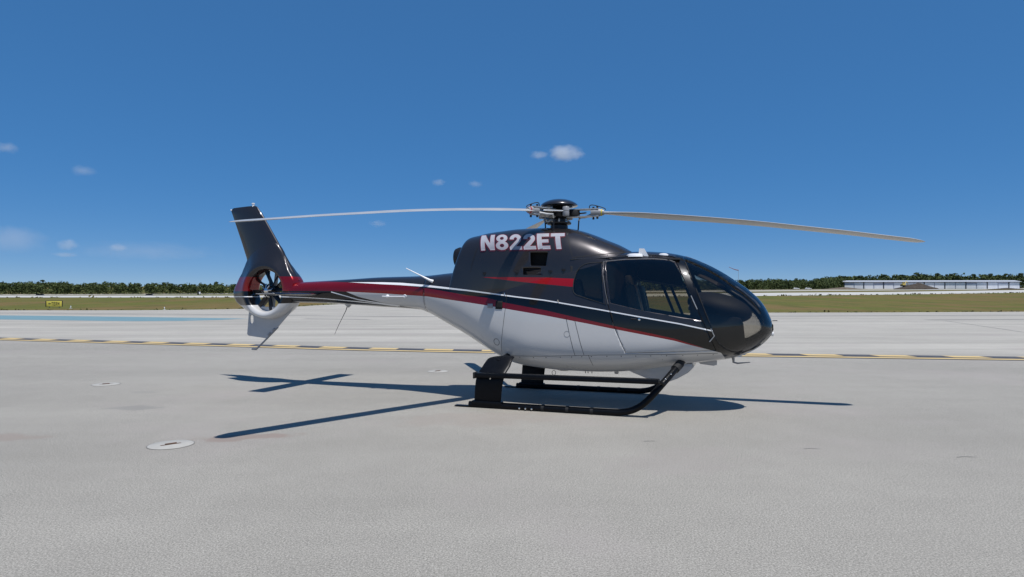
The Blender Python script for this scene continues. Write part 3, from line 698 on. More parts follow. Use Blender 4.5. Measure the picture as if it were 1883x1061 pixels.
for side in (-1, 1):
    seam([(0.187, 2.60), (0.27, 2.44), (0.349, 2.18)], side, cowl, 0.008); seam([(-1.05, 2.478), (-0.458, 2.489), (0.245, 2.467)], side, cowl, 0.006)
    seam([(-1.18, 2.36), (-1.25, 2.10), (-1.29, 1.91)], side, cowl, 0.006)
    seam([(0.349, 2.160), (0.564, 2.186), (0.788, 2.209), (1.001, 2.233), (1.139, 2.250)], side, cowl, 0.010)
    for k in range(3): seam([(-0.37, 1.995 - k * 0.025), (-0.12, 1.992 - k * 0.025)], side, cowl, 0.006, -0.02, 'darkmetal', 'louvre')
    for x in np.arange(-1.0, 0.2, 0.12):
        o = link(bpy.data.objects.new('screw', rvm), cowl); o.location = surf_pt(float(x), float(np.interp(x, [-1.05, -0.458, 0.245], [2.478, 2.489, 2.467])) + 0.022, side, -0.004)
    for x in np.arange(0.40, 1.05, 0.11):
        o = link(bpy.data.objects.new('screw', rvm), cowl); o.location = surf_pt(float(x), float(np.interp(x, [0.349, 0.564, 0.788, 1.001, 1.139], [2.160, 2.186, 2.209, 2.233, 2.250])) - 0.02, side, -0.004)
    for x, z in ((-1.02, 1.955), (-0.489, 1.955), (0.033, 1.965), (0.229, 1.985)):
        bmx = bmesh.new(); add_box(bmx, 0, 0, 0, 0.055, 0.014, 0.035, bevel=0.006); add_box(bmx, 0, side * -0.0, -0.03, 0.02, 0.016, 0.016, bevel=0.004)
        o = bm_obj('latch', bmx, M['darkmetal'], cowl); o.location = surf_pt(x, z, side, 0.004)
bmx = bmesh.new(); add_lathe(bmx, [(0.05, 0.1), (0.16, 0.06), (0.17, -0.08), (0.15, -0.14), (0.145, -0.14), (0.14, 0.05)], 28, 'X', (-1.60, 0.0, 2.24)); bm_obj('exhaust', bmx, M['darkmetal'], cowl)
bmx = bmesh.new(); add_box(bmx, -0.80, -0.27, 2.592, 0.17, 0.07, 0.02, rot=Matrix.Rotation(R(24), 3, 'X') @ Matrix.Rotation(R(-4), 3, 'Y')); bm_obj('roof_vent', bmx, M['void'], cowl)

# registration letters wrapped on the cowling
def arc(cx, cz, rx, rz, a0, a1, n=14): return [(cx + rx * math.cos(R(a0 + (a1 - a0) * k / n)), cz + rz * math.sin(R(a0 + (a1 - a0) * k / n))) for k in range(n + 1)]
def eight():
    L = []
    for k in range(61):
        z = 0.5 - 0.5 * math.cos(math.pi * k / 60); e1 = 0.32 * math.sqrt(max(0, 1 - ((z - .745) / .255) ** 2)); e2 = 0.355 * math.sqrt(max(0, 1 - ((z - .28) / .28) ** 2)); L.append((max(e1, e2, 0.0), z))
    L[0] = (0.10, 0); L[1] = (0.12, 0.004); L[-1] = (0.09, 1); L[-2] = (0.11, 0.996)
    return [(.36 + w, z) for w, z in L] + [(.36 - w, z) for w, z in reversed(L)]
GL = {
 'N': (.84, [[(0, 0), (0, 1), (.27, 1), (.59, .42), (.59, 1), (.84, 1), (.84, 0), (.57, 0), (.25, .58), (.25, 0)]]),
 'E': (.68, [[(0, 0), (0, 1), (.67, 1), (.67, .79), (.26, .79), (.26, .61), (.62, .61), (.62, .41), (.26, .41), (.26, .21), (.68, .21), (.68, 0)]]),
 'T': (.74, [[(.24, 0), (.24, .79), (0, .79), (0, 1), (.74, 1), (.74, .79), (.5, .79), (.5, 0)]]),
 '8': (.72, [eight(), arc(.36, .745, .115, .10, 0, 360, 20)[:-1], arc(.36, .28, .13, .115, 0, 360, 20)[:-1]]),
 '2': (.70, [[(.03, .665)] + arc(.345, .69, .325, .31, 178, -38, 22) + [(.36, .21), (.69, .21), (.69, 0), (0, 0), (0, .17)] + arc(.345, .69, .095, .105, -42, 176, 14) + [(.25, .655)]]),
}
def glyph_mesh(ch, off):
    cu = bpy.data.curves.new('glyph', 'CURVE'); cu.dimensions = '2D'; cu.fill_mode = 'BOTH'; cu.offset = off
    for loop in GL[ch][1]:
        sp = cu.splines.new('POLY'); sp.points.add(len(loop) - 1); sp.use_cyclic_u = True
        for p, (x, z) in zip(sp.points, loop): p.co = (x, z, 0, 1)
    ob = link(bpy.data.objects.new('glyph', cu)); dg = bpy.context.evaluated_depsgraph_get(); dg.update()
    me = bpy.data.meshes.new_from_object(ob.evaluated_get(dg)); bpy.data.objects.remove(ob); bpy.data.curves.remove(cu)
    return me
def wrap_glyph(ch, x0, z0, sx_, sz, off, proud, mat, parent, side, name, shift=(0, 0)):
    me = glyph_mesh(ch, off); bm = bmesh.new(); bm.from_mesh(me); bpy.data.meshes.remove(me)
    for k in range(-1, 12): 
        for no in ((1, 0, 0), (0, 1, 0)):
            bmesh.ops.bisect_plane(bm, geom=bm.verts[:] + bm.edges[:] + bm.faces[:], plane_co=(k * 0.1, k * 0.1, 0), plane_no=no)
    for v in bm.verts:
        px = v.co.x + shift[0]; x = x0 + px * sx_ if side < 0 else x0 - px * sx_
        zq = z0 + (v.co.y + shift[1]) * sz; v.co = surf_pt(x + (-0.27 if side < 0 else 0.0) * (zq - 2.288), zq, side, proud, cowlY)
    return bm_obj(name, bm, mat, parent, angle=None)
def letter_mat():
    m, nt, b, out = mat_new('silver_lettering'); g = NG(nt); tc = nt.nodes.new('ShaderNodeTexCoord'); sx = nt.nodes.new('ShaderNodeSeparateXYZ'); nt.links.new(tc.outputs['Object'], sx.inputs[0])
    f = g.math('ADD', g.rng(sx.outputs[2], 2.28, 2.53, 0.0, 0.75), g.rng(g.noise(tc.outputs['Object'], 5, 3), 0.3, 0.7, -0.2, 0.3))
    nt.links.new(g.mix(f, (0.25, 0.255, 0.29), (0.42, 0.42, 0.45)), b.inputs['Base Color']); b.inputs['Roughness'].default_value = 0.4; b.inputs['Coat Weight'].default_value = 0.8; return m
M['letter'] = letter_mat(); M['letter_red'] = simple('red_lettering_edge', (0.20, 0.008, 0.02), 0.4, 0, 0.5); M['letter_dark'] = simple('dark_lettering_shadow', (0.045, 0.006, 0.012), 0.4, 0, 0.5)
word = 'N822ET'; gap = 0.075; tot = sum(GL[c][0] for c in word) + gap * (len(word) - 1); SXL = 1.345 / tot; SZL = 0.248
for side, xs0 in ((-1, -1.09), (1, 0.255)):
    px = 0.0
    for ch in word:
        xx = xs0 + px * SXL * (1 if side < 0 else -1)
        # the line of letters climbs slightly towards the tail
        zz = 2.288 + 0.014 * (1 - px / tot)
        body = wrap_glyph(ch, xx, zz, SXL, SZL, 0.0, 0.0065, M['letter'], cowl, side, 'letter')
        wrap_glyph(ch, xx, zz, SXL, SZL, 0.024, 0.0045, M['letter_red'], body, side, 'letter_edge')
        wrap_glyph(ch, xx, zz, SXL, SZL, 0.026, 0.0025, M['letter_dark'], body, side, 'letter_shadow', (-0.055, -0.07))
        px += GL[ch][0] + gap

# roof fittings
ra = mesh_obj('roof_antenna', *(lambda P: (P, [(0, 1, 2, 3), (7, 6, 5, 4), (0, 4, 5, 1), (1, 5, 6, 2), (2, 6, 7, 3), (3, 7, 4, 0)]))([(x, y, z) for y in (-0.37, -0.35) for x, z in ((1.27, 2.16), (1.285, 2.285), (1.355, 2.282), (1.42, 2.16))]), M['white'], heli, smooth=False)
bmx = bmesh.new(); add_lathe(bmx, [(0.14, -0.03), (0.13, 0.0), (0.09, 0.018), (0.0, 0.024)], 24, 'Z', (1.22, -0.30, 2.196)); bm_obj('antenna_base', bmx, M['white'], ra)
bmx = bmesh.new(); add_lathe(bmx, [(0.075, -0.03), (0.07, 0.0), (0.045, 0.014), (0.0, 0.018)], 24, 'Z', (1.61, -0.25, 2.198)); bm_obj('satellite_antenna', bmx, M['white'], heli)
# boom antenna, tow rail, whip
an = tube_obj('boom_antenna', [(-2.03, -0.30, 1.845), (-2.07, -0.335, 1.865), (-2.20, -0.37, 1.935), (-2.45, -0.42, 2.06)], [0.030, 0.020, 0.011, 0.006], M['white'], heli, 10)
rl = tube_obj('boom_rail', [(-2.97, -0.285, 1.605), (-2.90, -0.295, 1.603), (-2.54, -0.315, 1.600)], 0.010, M['white'], heli, 8)
for x in (-2.885, -2.55):
    bmx = bmesh.new(); add_lathe(bmx, [(0.034, 0.0), (0.034, -0.012), (0.022, -0.03), (0.0, -0.036)], 16, 'Y', (x, -outerY(x, 1.603) + 0.004, 1.603)); bm_obj('rail_mount', bmx, M['white'], rl)
wa = tube_obj('whip_antenna', [(-3.83, 0, 1.47), (-3.87, 0, 1.36), (-4.02, 0, 1.10), (-4.10, 0, 0.94)], [0.010, 0.006, 0.004, 0.003], M['darkmetal'], heli, 6)
bmx = bmesh.new(); add_lathe(bmx, [(0.07, 0.03), (0.065, 0.0), (0.018, -0.05), (0.0, -0.055)], 16, 'Z', (-3.82, 0, 1.465)); bm_obj('antenna_base', bmx, M['greywhite'], wa)
for x, z in ((-0.66, 1.612), (0.19, 1.513)):
    tube_obj('tie_ring', [surf_pt(x, z - 0.01, -1, 0.004), surf_pt(x - 0.01, z + 0.035, -1, 0.02)], 0.006, M['chrome'], fus, 6)

# belly fittings
bmx = bmesh.new(); add_lathe(bmx, [(0.20, 0.04), (0.19, 0.01), (0.12, -0.012), (0.0, -0.018)], 28, 'Z', (0.10, -0.05, 0.482)); bm_obj('belly_lamp', bmx, M['black_gloss'], heli)
tube_obj('tow_ring', [(-0.06 + 0.03 * math.sin(a), -0.1, 0.462 - 0.035 + 0.035 * math.cos(a)) for a in [2 * math.pi * k / 14 for k in range(15)]], 0.004, M['darkmetal'], heli, 6)
for x in (0.42, 0.46, 0.52): tube_obj('drain_pipe', [(x, -0.05, 0.49), (x + 0.005, -0.05, 0.435)], 0.006, M['darkmetal'], heli, 6)
bmx = bmesh.new(); add_prism(bmx, [(0.84, 0.50), (0.93, 0.50), (0.915, 0.435), (0.865, 0.435)], -0.012, 0.012, 0.004); bm_obj('belly_antenna', bmx, M['greywhite'], heli)
bmx = bmesh.new(); add_prism(bmx, [(1.10, 0.53), (1.18, 0.492), (1.36, 0.425), (1.54, 0.368), (1.62, 0.362), (1.80, 0.435), (1.95, 0.525), (2.02, 0.60), (2.00, 0.66), (1.4, 0.62)], -0.30, 0.30, 0.03); bm_obj('crosstube_fairing', bmx, M['greywhite'], heli)
bmx = bmesh.new(); add_prism(bmx, [(2.02, 0.69), (2.10, 0.628), (2.28, 0.608), (2.325, 0.625), (2.33, 0.71)], -0.04, 0.04, 0.01); bm_obj('belly_fairing', bmx, M['greywhite'], heli)
pt = tube_obj('pitot_tube', [(2.545, 0, 0.74), (2.55, 0, 0.665), (2.60, 0, 0.652), (2.77, 0, 0.672)], [0.022, 0.016, 0.012, 0.006], M['greypaint'], heli, 10)

# ---- tail: shroud, fin, fan
FX, FZ = -5.50, 1.715
OUT = [(0, 0.62), (16, 0.655), (36, 0.61), (50, 0.64), (61, 0.70), (75, 0.84), (90, 0.98), (105, 1.0), (120, 0.90), (132, 0.785), (143, 0.745), (154, 0.732), (168, 0.775), (181, 0.846), (187, 0.85), (196, 0.795), (205, 0.70), (214, 0.635), (222, 0.585), (235, 0.53), (255, 0.515), (275, 0.52), (295, 0.53), (315, 0.56), (335, 0.60), (360, 0.62)]
OA = np.array(OUT)
def shroud():
    bm = bmesh.new(); NA = 96; rings = []
    for k in range(NA):
        a = 360 * k / NA; ro = float(np.interp(a, OA[:, 0], OA[:, 1]))
        # outer-edge half thickness: round below, thin at the rear, full where boom and fin join
        th = np.interp(a, [0, 36, 61, 80, 110, 130, 154, 180, 200, 220, 245, 300, 330, 360], [0.30, 0.20, 0.06, 0.08, 0.035, 0.012, 0.012, 0.02, 0.03, 0.06, 0.10, 0.10, 0.18, 0.30]); round_ = np.interp(a, [0, 30, 60, 130, 200, 235, 310, 345, 360], [0.2, 0.1, 0.0, 0.0, 0.1, 1.0, 1.0, 0.4, 0.2])
        prof = []
        for y in (0.0, 0.08, 0.12): prof.append((0.378, y))
        for t in (15, 35, 55, 75, 90): prof.append((0.378 + 0.075 * (1 - math.cos(R(t))), 0.12 + 0.07 * math.sin(R(t))))
        for t in (0.2, 0.4, 0.6, 0.8, 0.93):
            r_ = 0.453 + (ro - 0.453) * t; prof.append((r_, th * 0.55 + (0.19 - th * 0.55) * (round_ * math.sqrt(max(0, 1 - t ** 2.2)) + (1 - round_) * (1 - t) ** 1.15)))
        prof.append((ro, 0.0 + th * 0.35)); prof.append((ro + 0.004, 0.0))
        full = [(r_, -y) for r_, y in reversed(prof)][0:] + prof[1:]
        # closed loop: outer edge (-) ... throat ... outer edge (+)
        full = full[1:] if False else full
        c, s2 = math.cos(R(a)), math.sin(R(a))
        rings.append([bm.verts.new((FX + r_ * c, y, FZ + r_ * s2)) for r_, y in full[:-1]])
    n = len(rings[0])
    for i in range(NA):
        A, B = rings[i], rings[(i + 1) % NA]
        for k in range(n): bm.faces.new((A[k], A[(k + 1) % n], B[(k + 1) % n], B[k]))
    return bm
shr = bm_obj('fan_shroud', shroud(), M['livery'], heli, angle=60)

def fin_bm():
    bm = bmesh.new(); rings = []
    TR = [(1.90, -6.15), (2.02, -6.14), (2.10, -6.10), (2.20, -6.065), (2.28, -6.035), (2.33, -6.05), (2.6, -6.155), (2.9, -6.28), (3.15, -6.385), (3.225, -6.42), (3.255, -6.42), (3.272, -6.36)]
    LE = [(1.90, -4.86), (2.083, -4.984), (2.455, -5.228), (2.823, -5.474), (3.15, -5.70), (3.225, -5.77), (3.272, -5.83), (3.292, -5.90)]
    zs = [1.90, 1.96, 2.02, 2.08, 2.14, 2.2, 2.26, 2.30, 2.34, 2.4, 2.5, 2.6, 2.75, 2.9, 3.05, 3.15, 3.21, 3.245, 3.265, 3.28]
    tz, tx = zip(*TR); lz, lx = zip(*LE)
    for z in zs:
        x0 = np.interp(z, tz, tx); x1 = np.interp(z, lz, lx); c = x1 - x0
        th = np.interp(z, [1.9, 2.1, 2.35, 2.6, 3.2, 3.28], [0.36, 0.30, 0.20, 0.16, 0.115, 0.05]); ring = []
        N = 22
        for k in range(N * 2):
            t = k / N if k < N else 2 - k / N; sgn = -1 if k < N else 1
            s1 = 0.5 - 0.5 * math.cos(math.pi * t)   # 0 trailing .. 1 leading
            u = 1 - s1; yt = th * 0.5 * (1.05 * math.sqrt(max(u, 0)) * (1 - u) ** 0.75 * 1.9 + 0.10 * (1 - u) * 0 + 0.012 * s1)
            yt = min(yt, th * 0.5) if u < 0.35 else yt
            ztop = z + (0.02 * (s1) if z > 3.24 else 0)
            ring.append(bm.verts.new((x0 + c * s1, sgn * max(yt, 0.006 if 0 < s1 < 1 else 0.0), ztop)))
        rings.append(ring)
    for a, b in zip(rings, rings[1:]):
        n = len(a)
        for k in range(n): bm.faces.new((a[k], a[(k + 1) % n], b[(k + 1) % n], b[k]))
    bm.faces.new(rings[-1]); bm.faces.new(list(reversed(rings[0])))
    bmesh.ops.remove_doubles(bm, verts=bm.verts, dist=1e-5)
    return bm
# the fin starts above the fan opening, so its root is trimmed to the duct
fbm = fin_bm()
for v in fbm.verts:
    dx, dz = v.co.x - FX, v.co.z - FZ; r_ = math.hypot(dx, dz)
    if r_ < 0.455: 
        k = 0.455 / r_; v.co.x = FX + dx * k; v.co.z = FZ + dz * k
fin = bm_obj('tail_fin', fbm, M['livery'], heli, angle=60)
bmx = bmesh.new(); add_lathe(bmx, [(0.022, -0.02), (0.022, 0.03), (0.030, 0.034), (0.030, 0.052), (0.0, 0.058)], 14, 'Z', (-5.905, 0, 3.30)); bm_obj('beacon', bmx, M['white'], fin)
bmx = bmesh.new(); add_box(bmx, -6.415, 0, 3.245, 0.03, 0.03, 0.03, bevel=0.008); bm_obj('tail_light', bmx, M['lens'], fin)
# ventral fin with lightening hole, and tail bumper
VF = [(-5.972, 1.42), (-6.012, 0.96), (-6.019, 0.92), (-6.005, 0.892), (-5.975, 0.876), (-5.60, 0.838), (-5.557, 0.842), (-5.338, 1.032), (-5.051, 1.316), (-4.98, 1.42)]
hole = [(-5.915 + 0.042 * math.cos(2 * math.pi * k / 16), 1.185 + 0.055 * math.sin(2 * math.pi * k / 16) + 0.028 * (1 if math.sin(2 * math.pi * k / 16) > 0 else -1)) for k in range(16)]
tri = tessellate_polygon([[Vector((x, z, 0)) for x, z in VF], [Vector((x, z, 0)) for x, z in hole]])
allp = VF + hole; bmx = bmesh.new(); vv = [bmx.verts.new((x, 0.0, z)) for x, z in allp]
for t in tri: bmx.faces.new([vv[i] for i in t])
vfin = bm_obj('ventral_fin', bmx, M['greywhite'], heli, smooth=False)
s_ = vfin.modifiers.new('thickness', 'SOLIDIFY'); s_.thickness = 0.03; s_.offset = 0
bv = vfin.modifiers.new('edge', 'BEVEL'); bv.width = 0.012; bv.segments = 2; bv.limit_method = 'ANGLE'
tube_obj('tail_bumper', smooth_path([(-5.325, -0.0, 1.045), (-5.42, 0, 0.962), (-5.78, 0, 0.655), (-5.83, 0, 0.632), (-5.91, 0, 0.630)], 4), 0.017, M['greypaint'], vfin, 8)
for x, z in ((-5.40, 1.0), (-5.50, 0.92)): box_obj('bumper_clamp', (x, 0, z), (0.07, 0.075, 0.03), M['greypaint'], vfin, 0.006, Matrix.Rotation(R(-40), 3, 'Y'))
# stabilizer
def stab_bm():
    bm = bmesh.new(); rings = []
    for y in (-1.32, -1.31, -1.27, -0.9, -0.45, 0.45, 0.9, 1.27, 1.31, 1.32):
        e = {1.32: 0.80, 1.31: 0.92}.get(abs(y), 1.0); ring = []
        for k in range(28):
            a = 2 * math.pi * k / 28; u = 0.5 + 0.5 * math.cos(a); t = 0.058 * 2.6 * math.sqrt(max(1 - u, 0)) * u ** 0.8 * 0.55
            ring.append(bm.verts.new((-4.30 - (1 - u) * 0.37 * e - 0.18 * (1 - e) if False else -4.485 + (u - 0.5) * 0.37 * e, y, 1.645 + 0.030 * e * math.copysign(abs(math.sin(a)) ** 0.8, math.sin(a)) * (0.35 + 0.65 * u))))
        rings.append(ring)
    for a, b in zip(rings, rings[1:]):
        for k in range(28): bm.faces.new((a[k], a[(k + 1) % 28], b[(k + 1) % 28], b[k]))
    bm.faces.new(rings[0]); bm.faces.new(list(reversed(rings[-1]))); return bm
stb = bm_obj('stabilizer', stab_bm(), M['black_gloss'], heli, angle=50)
for y in (-1.30, 1.30):
    tube_obj('tip_edge', [(-4.66, y * 1.016, 1.645), (-4.31, y * 1.016, 1.645)], 0.006, M['greypaint'], stb, 6)
# fan
fan = bm_obj('tail_rotor', (lambda b: (add_lathe(b, [(0.0, -0.11), (0.035, -0.10), (0.06, -0.07), (0.105, -0.055), (0.11, 0.04), (0.06, 0.06), (0.0, 0.065)], 24, 'Y', (FX, -0.02, FZ)), b)[1])(bmesh.new()), M['darkmetal'], heli)
for k, ang in enumerate((5, 55, 92, 141, 183, 232, 276, 320)):
    bm = bmesh.new(); rings = []
    for r_, w, tw in ((0.09, 0.022, 45), (0.13, 0.028, 42), (0.22, 0.036, 36), (0.30, 0.036, 28), (0.368, 0.036, 20)):
        ring = []
        for q in range(10):
            t = 2 * math.pi * q / 10; a_, b_ = w * math.cos(t), 0.007 * math.sin(t); cz, sz_ = math.cos(R(tw)), math.sin(R(tw))
            tx, ty = a_ * cz - b_ * sz_, a_ * sz_ + b_ * cz
            c, s2 = math.cos(R(ang)), math.sin(R(ang)); ring.append(bm.verts.new((FX + r_ * c - tx * s2, -0.02 + ty, FZ + r_ * s2 + tx * c)))
        rings.append(ring)
    for a, b in zip(rings, rings[1:]):
        for q in range(10): bm.faces.new((a[q], a[(q + 1) % 10], b[(q + 1) % 10], b[q]))
    bm.faces.new(rings[-1]); bm_obj('fan_blade', bm, M['darkmetal'], fan)
    c, s2 = math.cos(R(ang)), math.sin(R(ang))
    tube_obj('pitch_arm', [(FX + 0.05 * c, -0.12, FZ + 0.05 * s2), (FX + 0.105 * c, -0.105, FZ + 0.105 * s2), (FX + 0.12 * c - 0.03 * s2, -0.07, FZ + 0.12 * s2 + 0.03 * c)], 0.011, M['chrome'], fan, 6)
bmx = bmesh.new(); add_lathe(bmx, [(0.0, -0.155), (0.022, -0.15), (0.05, -0.13), (0.055, -0.11), (0.04, -0.10)], 16, 'Y', (FX, 0, FZ)); bm_obj('fan_spider', bmx, M['chrome'], fan)
stat = None
for ang in (10, 46, 82, 118, 154, 190, 226, 262, 298, 334):
    bm = bmesh.new(); c, s2 = math.cos(R(ang)), math.sin(R(ang)); add_box(bm, 0, 0, 0, 0.34, 0.10, 0.012, bevel=0.004)
    bmesh.ops.transform(bm, matrix=Matrix.Translation((FX + 0.22 * c, 0.12, FZ + 0.22 * s2)) @ Matrix.Rotation(-R(ang), 4, 'Y'), verts=bm.verts); bm_obj('stator_vane', bm, M['greypaint'] if ang in (82, 262) else M['darkmetal'], shr)
bmx = bmesh.new(); add_lathe(bmx, [(0.0, 0.06), (0.09, 0.07), (0.09, 0.16), (0.05, 0.19), (0.0, 0.2)], 20, 'Y', (FX, 0, FZ)); bm_obj('gearbox', bmx, M['darkmetal'], shr)

# ---- main rotor
HZ = 2.885
rot = bm_obj('rotor_mast', (lambda b: (add_lathe(b, [(0.14, 2.58), (0.135, 2.70), (0.105, 2.72), (0.10, 2.80), (0.135, 2.82), (0.15, 2.845), (0.15, 2.93), (0.11, 2.96), (0.10, 3.0)], 28), b)[1])(bmesh.new()), M['darkmetal'], heli)
capb = bmesh.new(); add_lathe(capb, [(0.0, 2.99), (0.22, 2.985), (0.272, 2.992), (0.291, 3.005), (0.288, 3.02), (0.262, 3.045), (0.21, 3.075), (0.14, 3.098), (0.07, 3.108), (0.0, 3.110)], 48); bm_obj('rotor_cap', capb, M['charcoal'], rot)
sw_ = bmesh.new(); add_lathe(sw_, [(0.14, 2.715), (0.185, 2.72), (0.19, 2.745), (0.14, 2.75)], 28); swp = bm_obj('swashplate', sw_, M['darkmetal'], rot)
BZ = [(0.3, 2.885), (0.53, 2.882), (1.0, 2.855), (1.7, 2.79), (2.35, 2.72), (2.95, 2.645), (3.5, 2.565), (4.06, 2.483), (4.55, 2.405), (5.0, 2.335)]
bzr, bzz = np.array(BZ).T
def blade_bm(az):
    bm = bmesh.new(); c, s2 = math.cos(az), math.sin(az); rings = []
    st = [0.60, 0.66, 0.74, 0.84, 0.95, 1.08, 1.22, 1.4] + list(np.linspace(1.65, 4.80, 24)) + [4.88, 4.94, 4.98, 5.0]
    for r_ in st:
        ch = np.interp(r_, [0.60, 0.70, 1.0, 1.3, 4.8, 4.9, 4.96, 5.0], [0.085, 0.09, 0.18, 0.262, 0.262, 0.235, 0.17, 0.05])
        sh = np.interp(r_, [0.6, 1.3, 4.8, 5.0], [0.0, 0.0, 0.0, -0.05]); thk = np.interp(r_, [0.60, 0.9, 1.3, 5.0], [0.55, 0.22, 0.125, 0.10]); pit = R(np.interp(r_, [0.6, 1.2, 5.0], [14, 12, 4]))
        z0 = pchip(bzr, bzz, r_); ring = []
        for k in range(24):
            a = 2 * math.pi * k / 24; u = 0.5 - 0.5 * math.cos(a)     # 0 LE .. 1 TE
            t = 5 * thk * (0.2969 * math.sqrt(u) - 0.126 * u - 0.3516 * u * u + 0.2843 * u ** 3 - 0.1036 * u ** 4) * ch
            lx = (0.28 - u) * ch + sh; lz = t if k < 12 else -t * 0.8
            qx, qz = lx * math.cos(pit) - lz * math.sin(pit), lx * math.sin(pit) + lz * math.cos(pit)
            # leading edge towards decreasing azimuth (clockwise rotor)
            ring.append(bm.verts.new((r_ * c + qx * s2, r_ * s2 - qx * c, z0 + qz)))
        rings.append(ring)
    for a, b in zip(rings, rings[1:]):
        for k in range(24): bm.faces.new((a[k], a[(k + 1) % 24], b[(k + 1) % 24], b[k]))
    bm.faces.new(rings[-1]); bm.faces.new(list(reversed(rings[0]))); return bm
for i, adeg in enumerate((3.5, 123.5, 243.5)):
    az = R(adeg); c, s2 = math.cos(az), math.sin(az)
    bl = bm_obj('rotor_blade', blade_bm(az), M['blade'], heli, angle=60)
    def P(r_, t, z): return (r_ * c - t * s2, r_ * s2 + t * c, z)
    rz3 = Matrix.Rotation(az, 3, 'Z')
    for dz, zz in ((0.052, 0), (-0.058, 1)):
        bm = bmesh.new(); x, y, z = P(0.36, 0, HZ + dz); add_box(bm, x, y, z, 0.52, 0.10 if zz else 0.12, 0.020, rot=rz3, bevel=0.007); bm_obj('blade_sleeve', bm, M['alloy'], bl)
    bm = bmesh.new(); add_tube(bm, [P(0.50, 0, HZ), P(0.56, 0, HZ), P(0.64, 0, HZ - 0.001), P(0.70, 0, HZ - 0.003)], [0.062, 0.066, 0.056, 0.040], 16); bm_obj('blade_cuff', bm, M['greypaint'], bl)
    bm = bmesh.new(); add_tube(bm, [P(0.655, 0, HZ - 0.002), P(0.672, 0, HZ - 0.003)], 0.0535, 16); bm_obj('colour_band', bm, (M['yellow'], M['greypaint'], M['red'])[i], bl)
    bm = bmesh.new(); add_lathe(bm, [(0.05, -0.05), (0.085, -0.045), (0.095, 0.0), (0.085, 0.045), (0.05, 0.05)], 18, 'Z', P(0.235, 0, HZ)); bm_obj('elastomer_bearing', bm, M['rubber'], bl)
    for rr, tt in ((0.53, 0.035), (0.60, -0.03)):
        bm = bmesh.new(); x, y, z = P(rr, tt, HZ); add_lathe(bm, [(0.0, -0.105), (0.017, -0.10), (0.017, -0.075), (0.011, -0.07), (0.011, 0.07), (0.017, 0.075), (0.017, 0.092), (0.0, 0.095)], 10, 'Z', (x, y, z)); bm_obj('blade_pin', bm, M['darkmetal'], bl)
    tube_obj('bonding_strap', smooth_path([P(0.47, 0.02, HZ + 0.07), P(0.48, 0.02, HZ + 0.115), P(0.55, 0.015, HZ + 0.115), P(0.70, 0, HZ + 0.062), P(0.72, 0, HZ + 0.035)], 3), 0.007, M['rubber'], bl, 6)
    # pitch horn and link
    tube_obj('pitch_horn', [P(0.50, 0.03, HZ - 0.03), P(0.40, 0.10, HZ - 0.05), P(0.30, 0.145, HZ - 0.05)], [0.022, 0.020, 0.017], M['alloy'], bl, 8)
    tube_obj('pitch_link', [P(0.30, 0.145, HZ - 0.055), P(0.285, 0.14, HZ - 0.10)], 0.014, M['alloy'], swp, 8)
    tube_obj('pitch_link', [P(0.285, 0.14, HZ - 0.10), P(0.27, 0.13, HZ - 0.32)], 0.011, M['darkmetal'], swp, 8)
    # lead-lag damper drum
    da = az + R(64); dx, dy = 0.27 * math.cos(da), 0.27 * math.sin(da)
    bm = bmesh.new(); add_lathe(bm, [(0.0, -0.075), (0.045, -0.072), (0.052, -0.06), (0.052, -0.008), (0.046, -0.003), (0.046, 0.003), (0.052, 0.008), (0.052, 0.062), (0.045, 0.072), (0.0, 0.075)], 20, 'Z', (dx, dy, HZ + 0.005)); dm = bm_obj('damper', bm, M['greypaint'], rot)
    tube_obj('damper_rod', [(dx, dy, HZ + 0.01), P(0.42, 0.06, HZ + 0.01)], 0.013, M['chrome'], dm, 8)
    tube_obj('damper_rod', [(dx, dy, HZ - 0.02), (0.12 * math.cos(da), 0.12 * math.sin(da), HZ - 0.02)], 0.03, M['darkmetal'], dm, 8)
for a in (285, 45, 165):
    c, s2 = math.cos(R(a)), math.sin(R(a)); tube_obj('scissor_link', [(0.10 * c, 0.10 * s2, 2.80), (0.19 * c, 0.19 * s2, 2.775), (0.17 * c, 0.17 * s2, 2.73)], 0.014, M['alloy'], swp, 8)

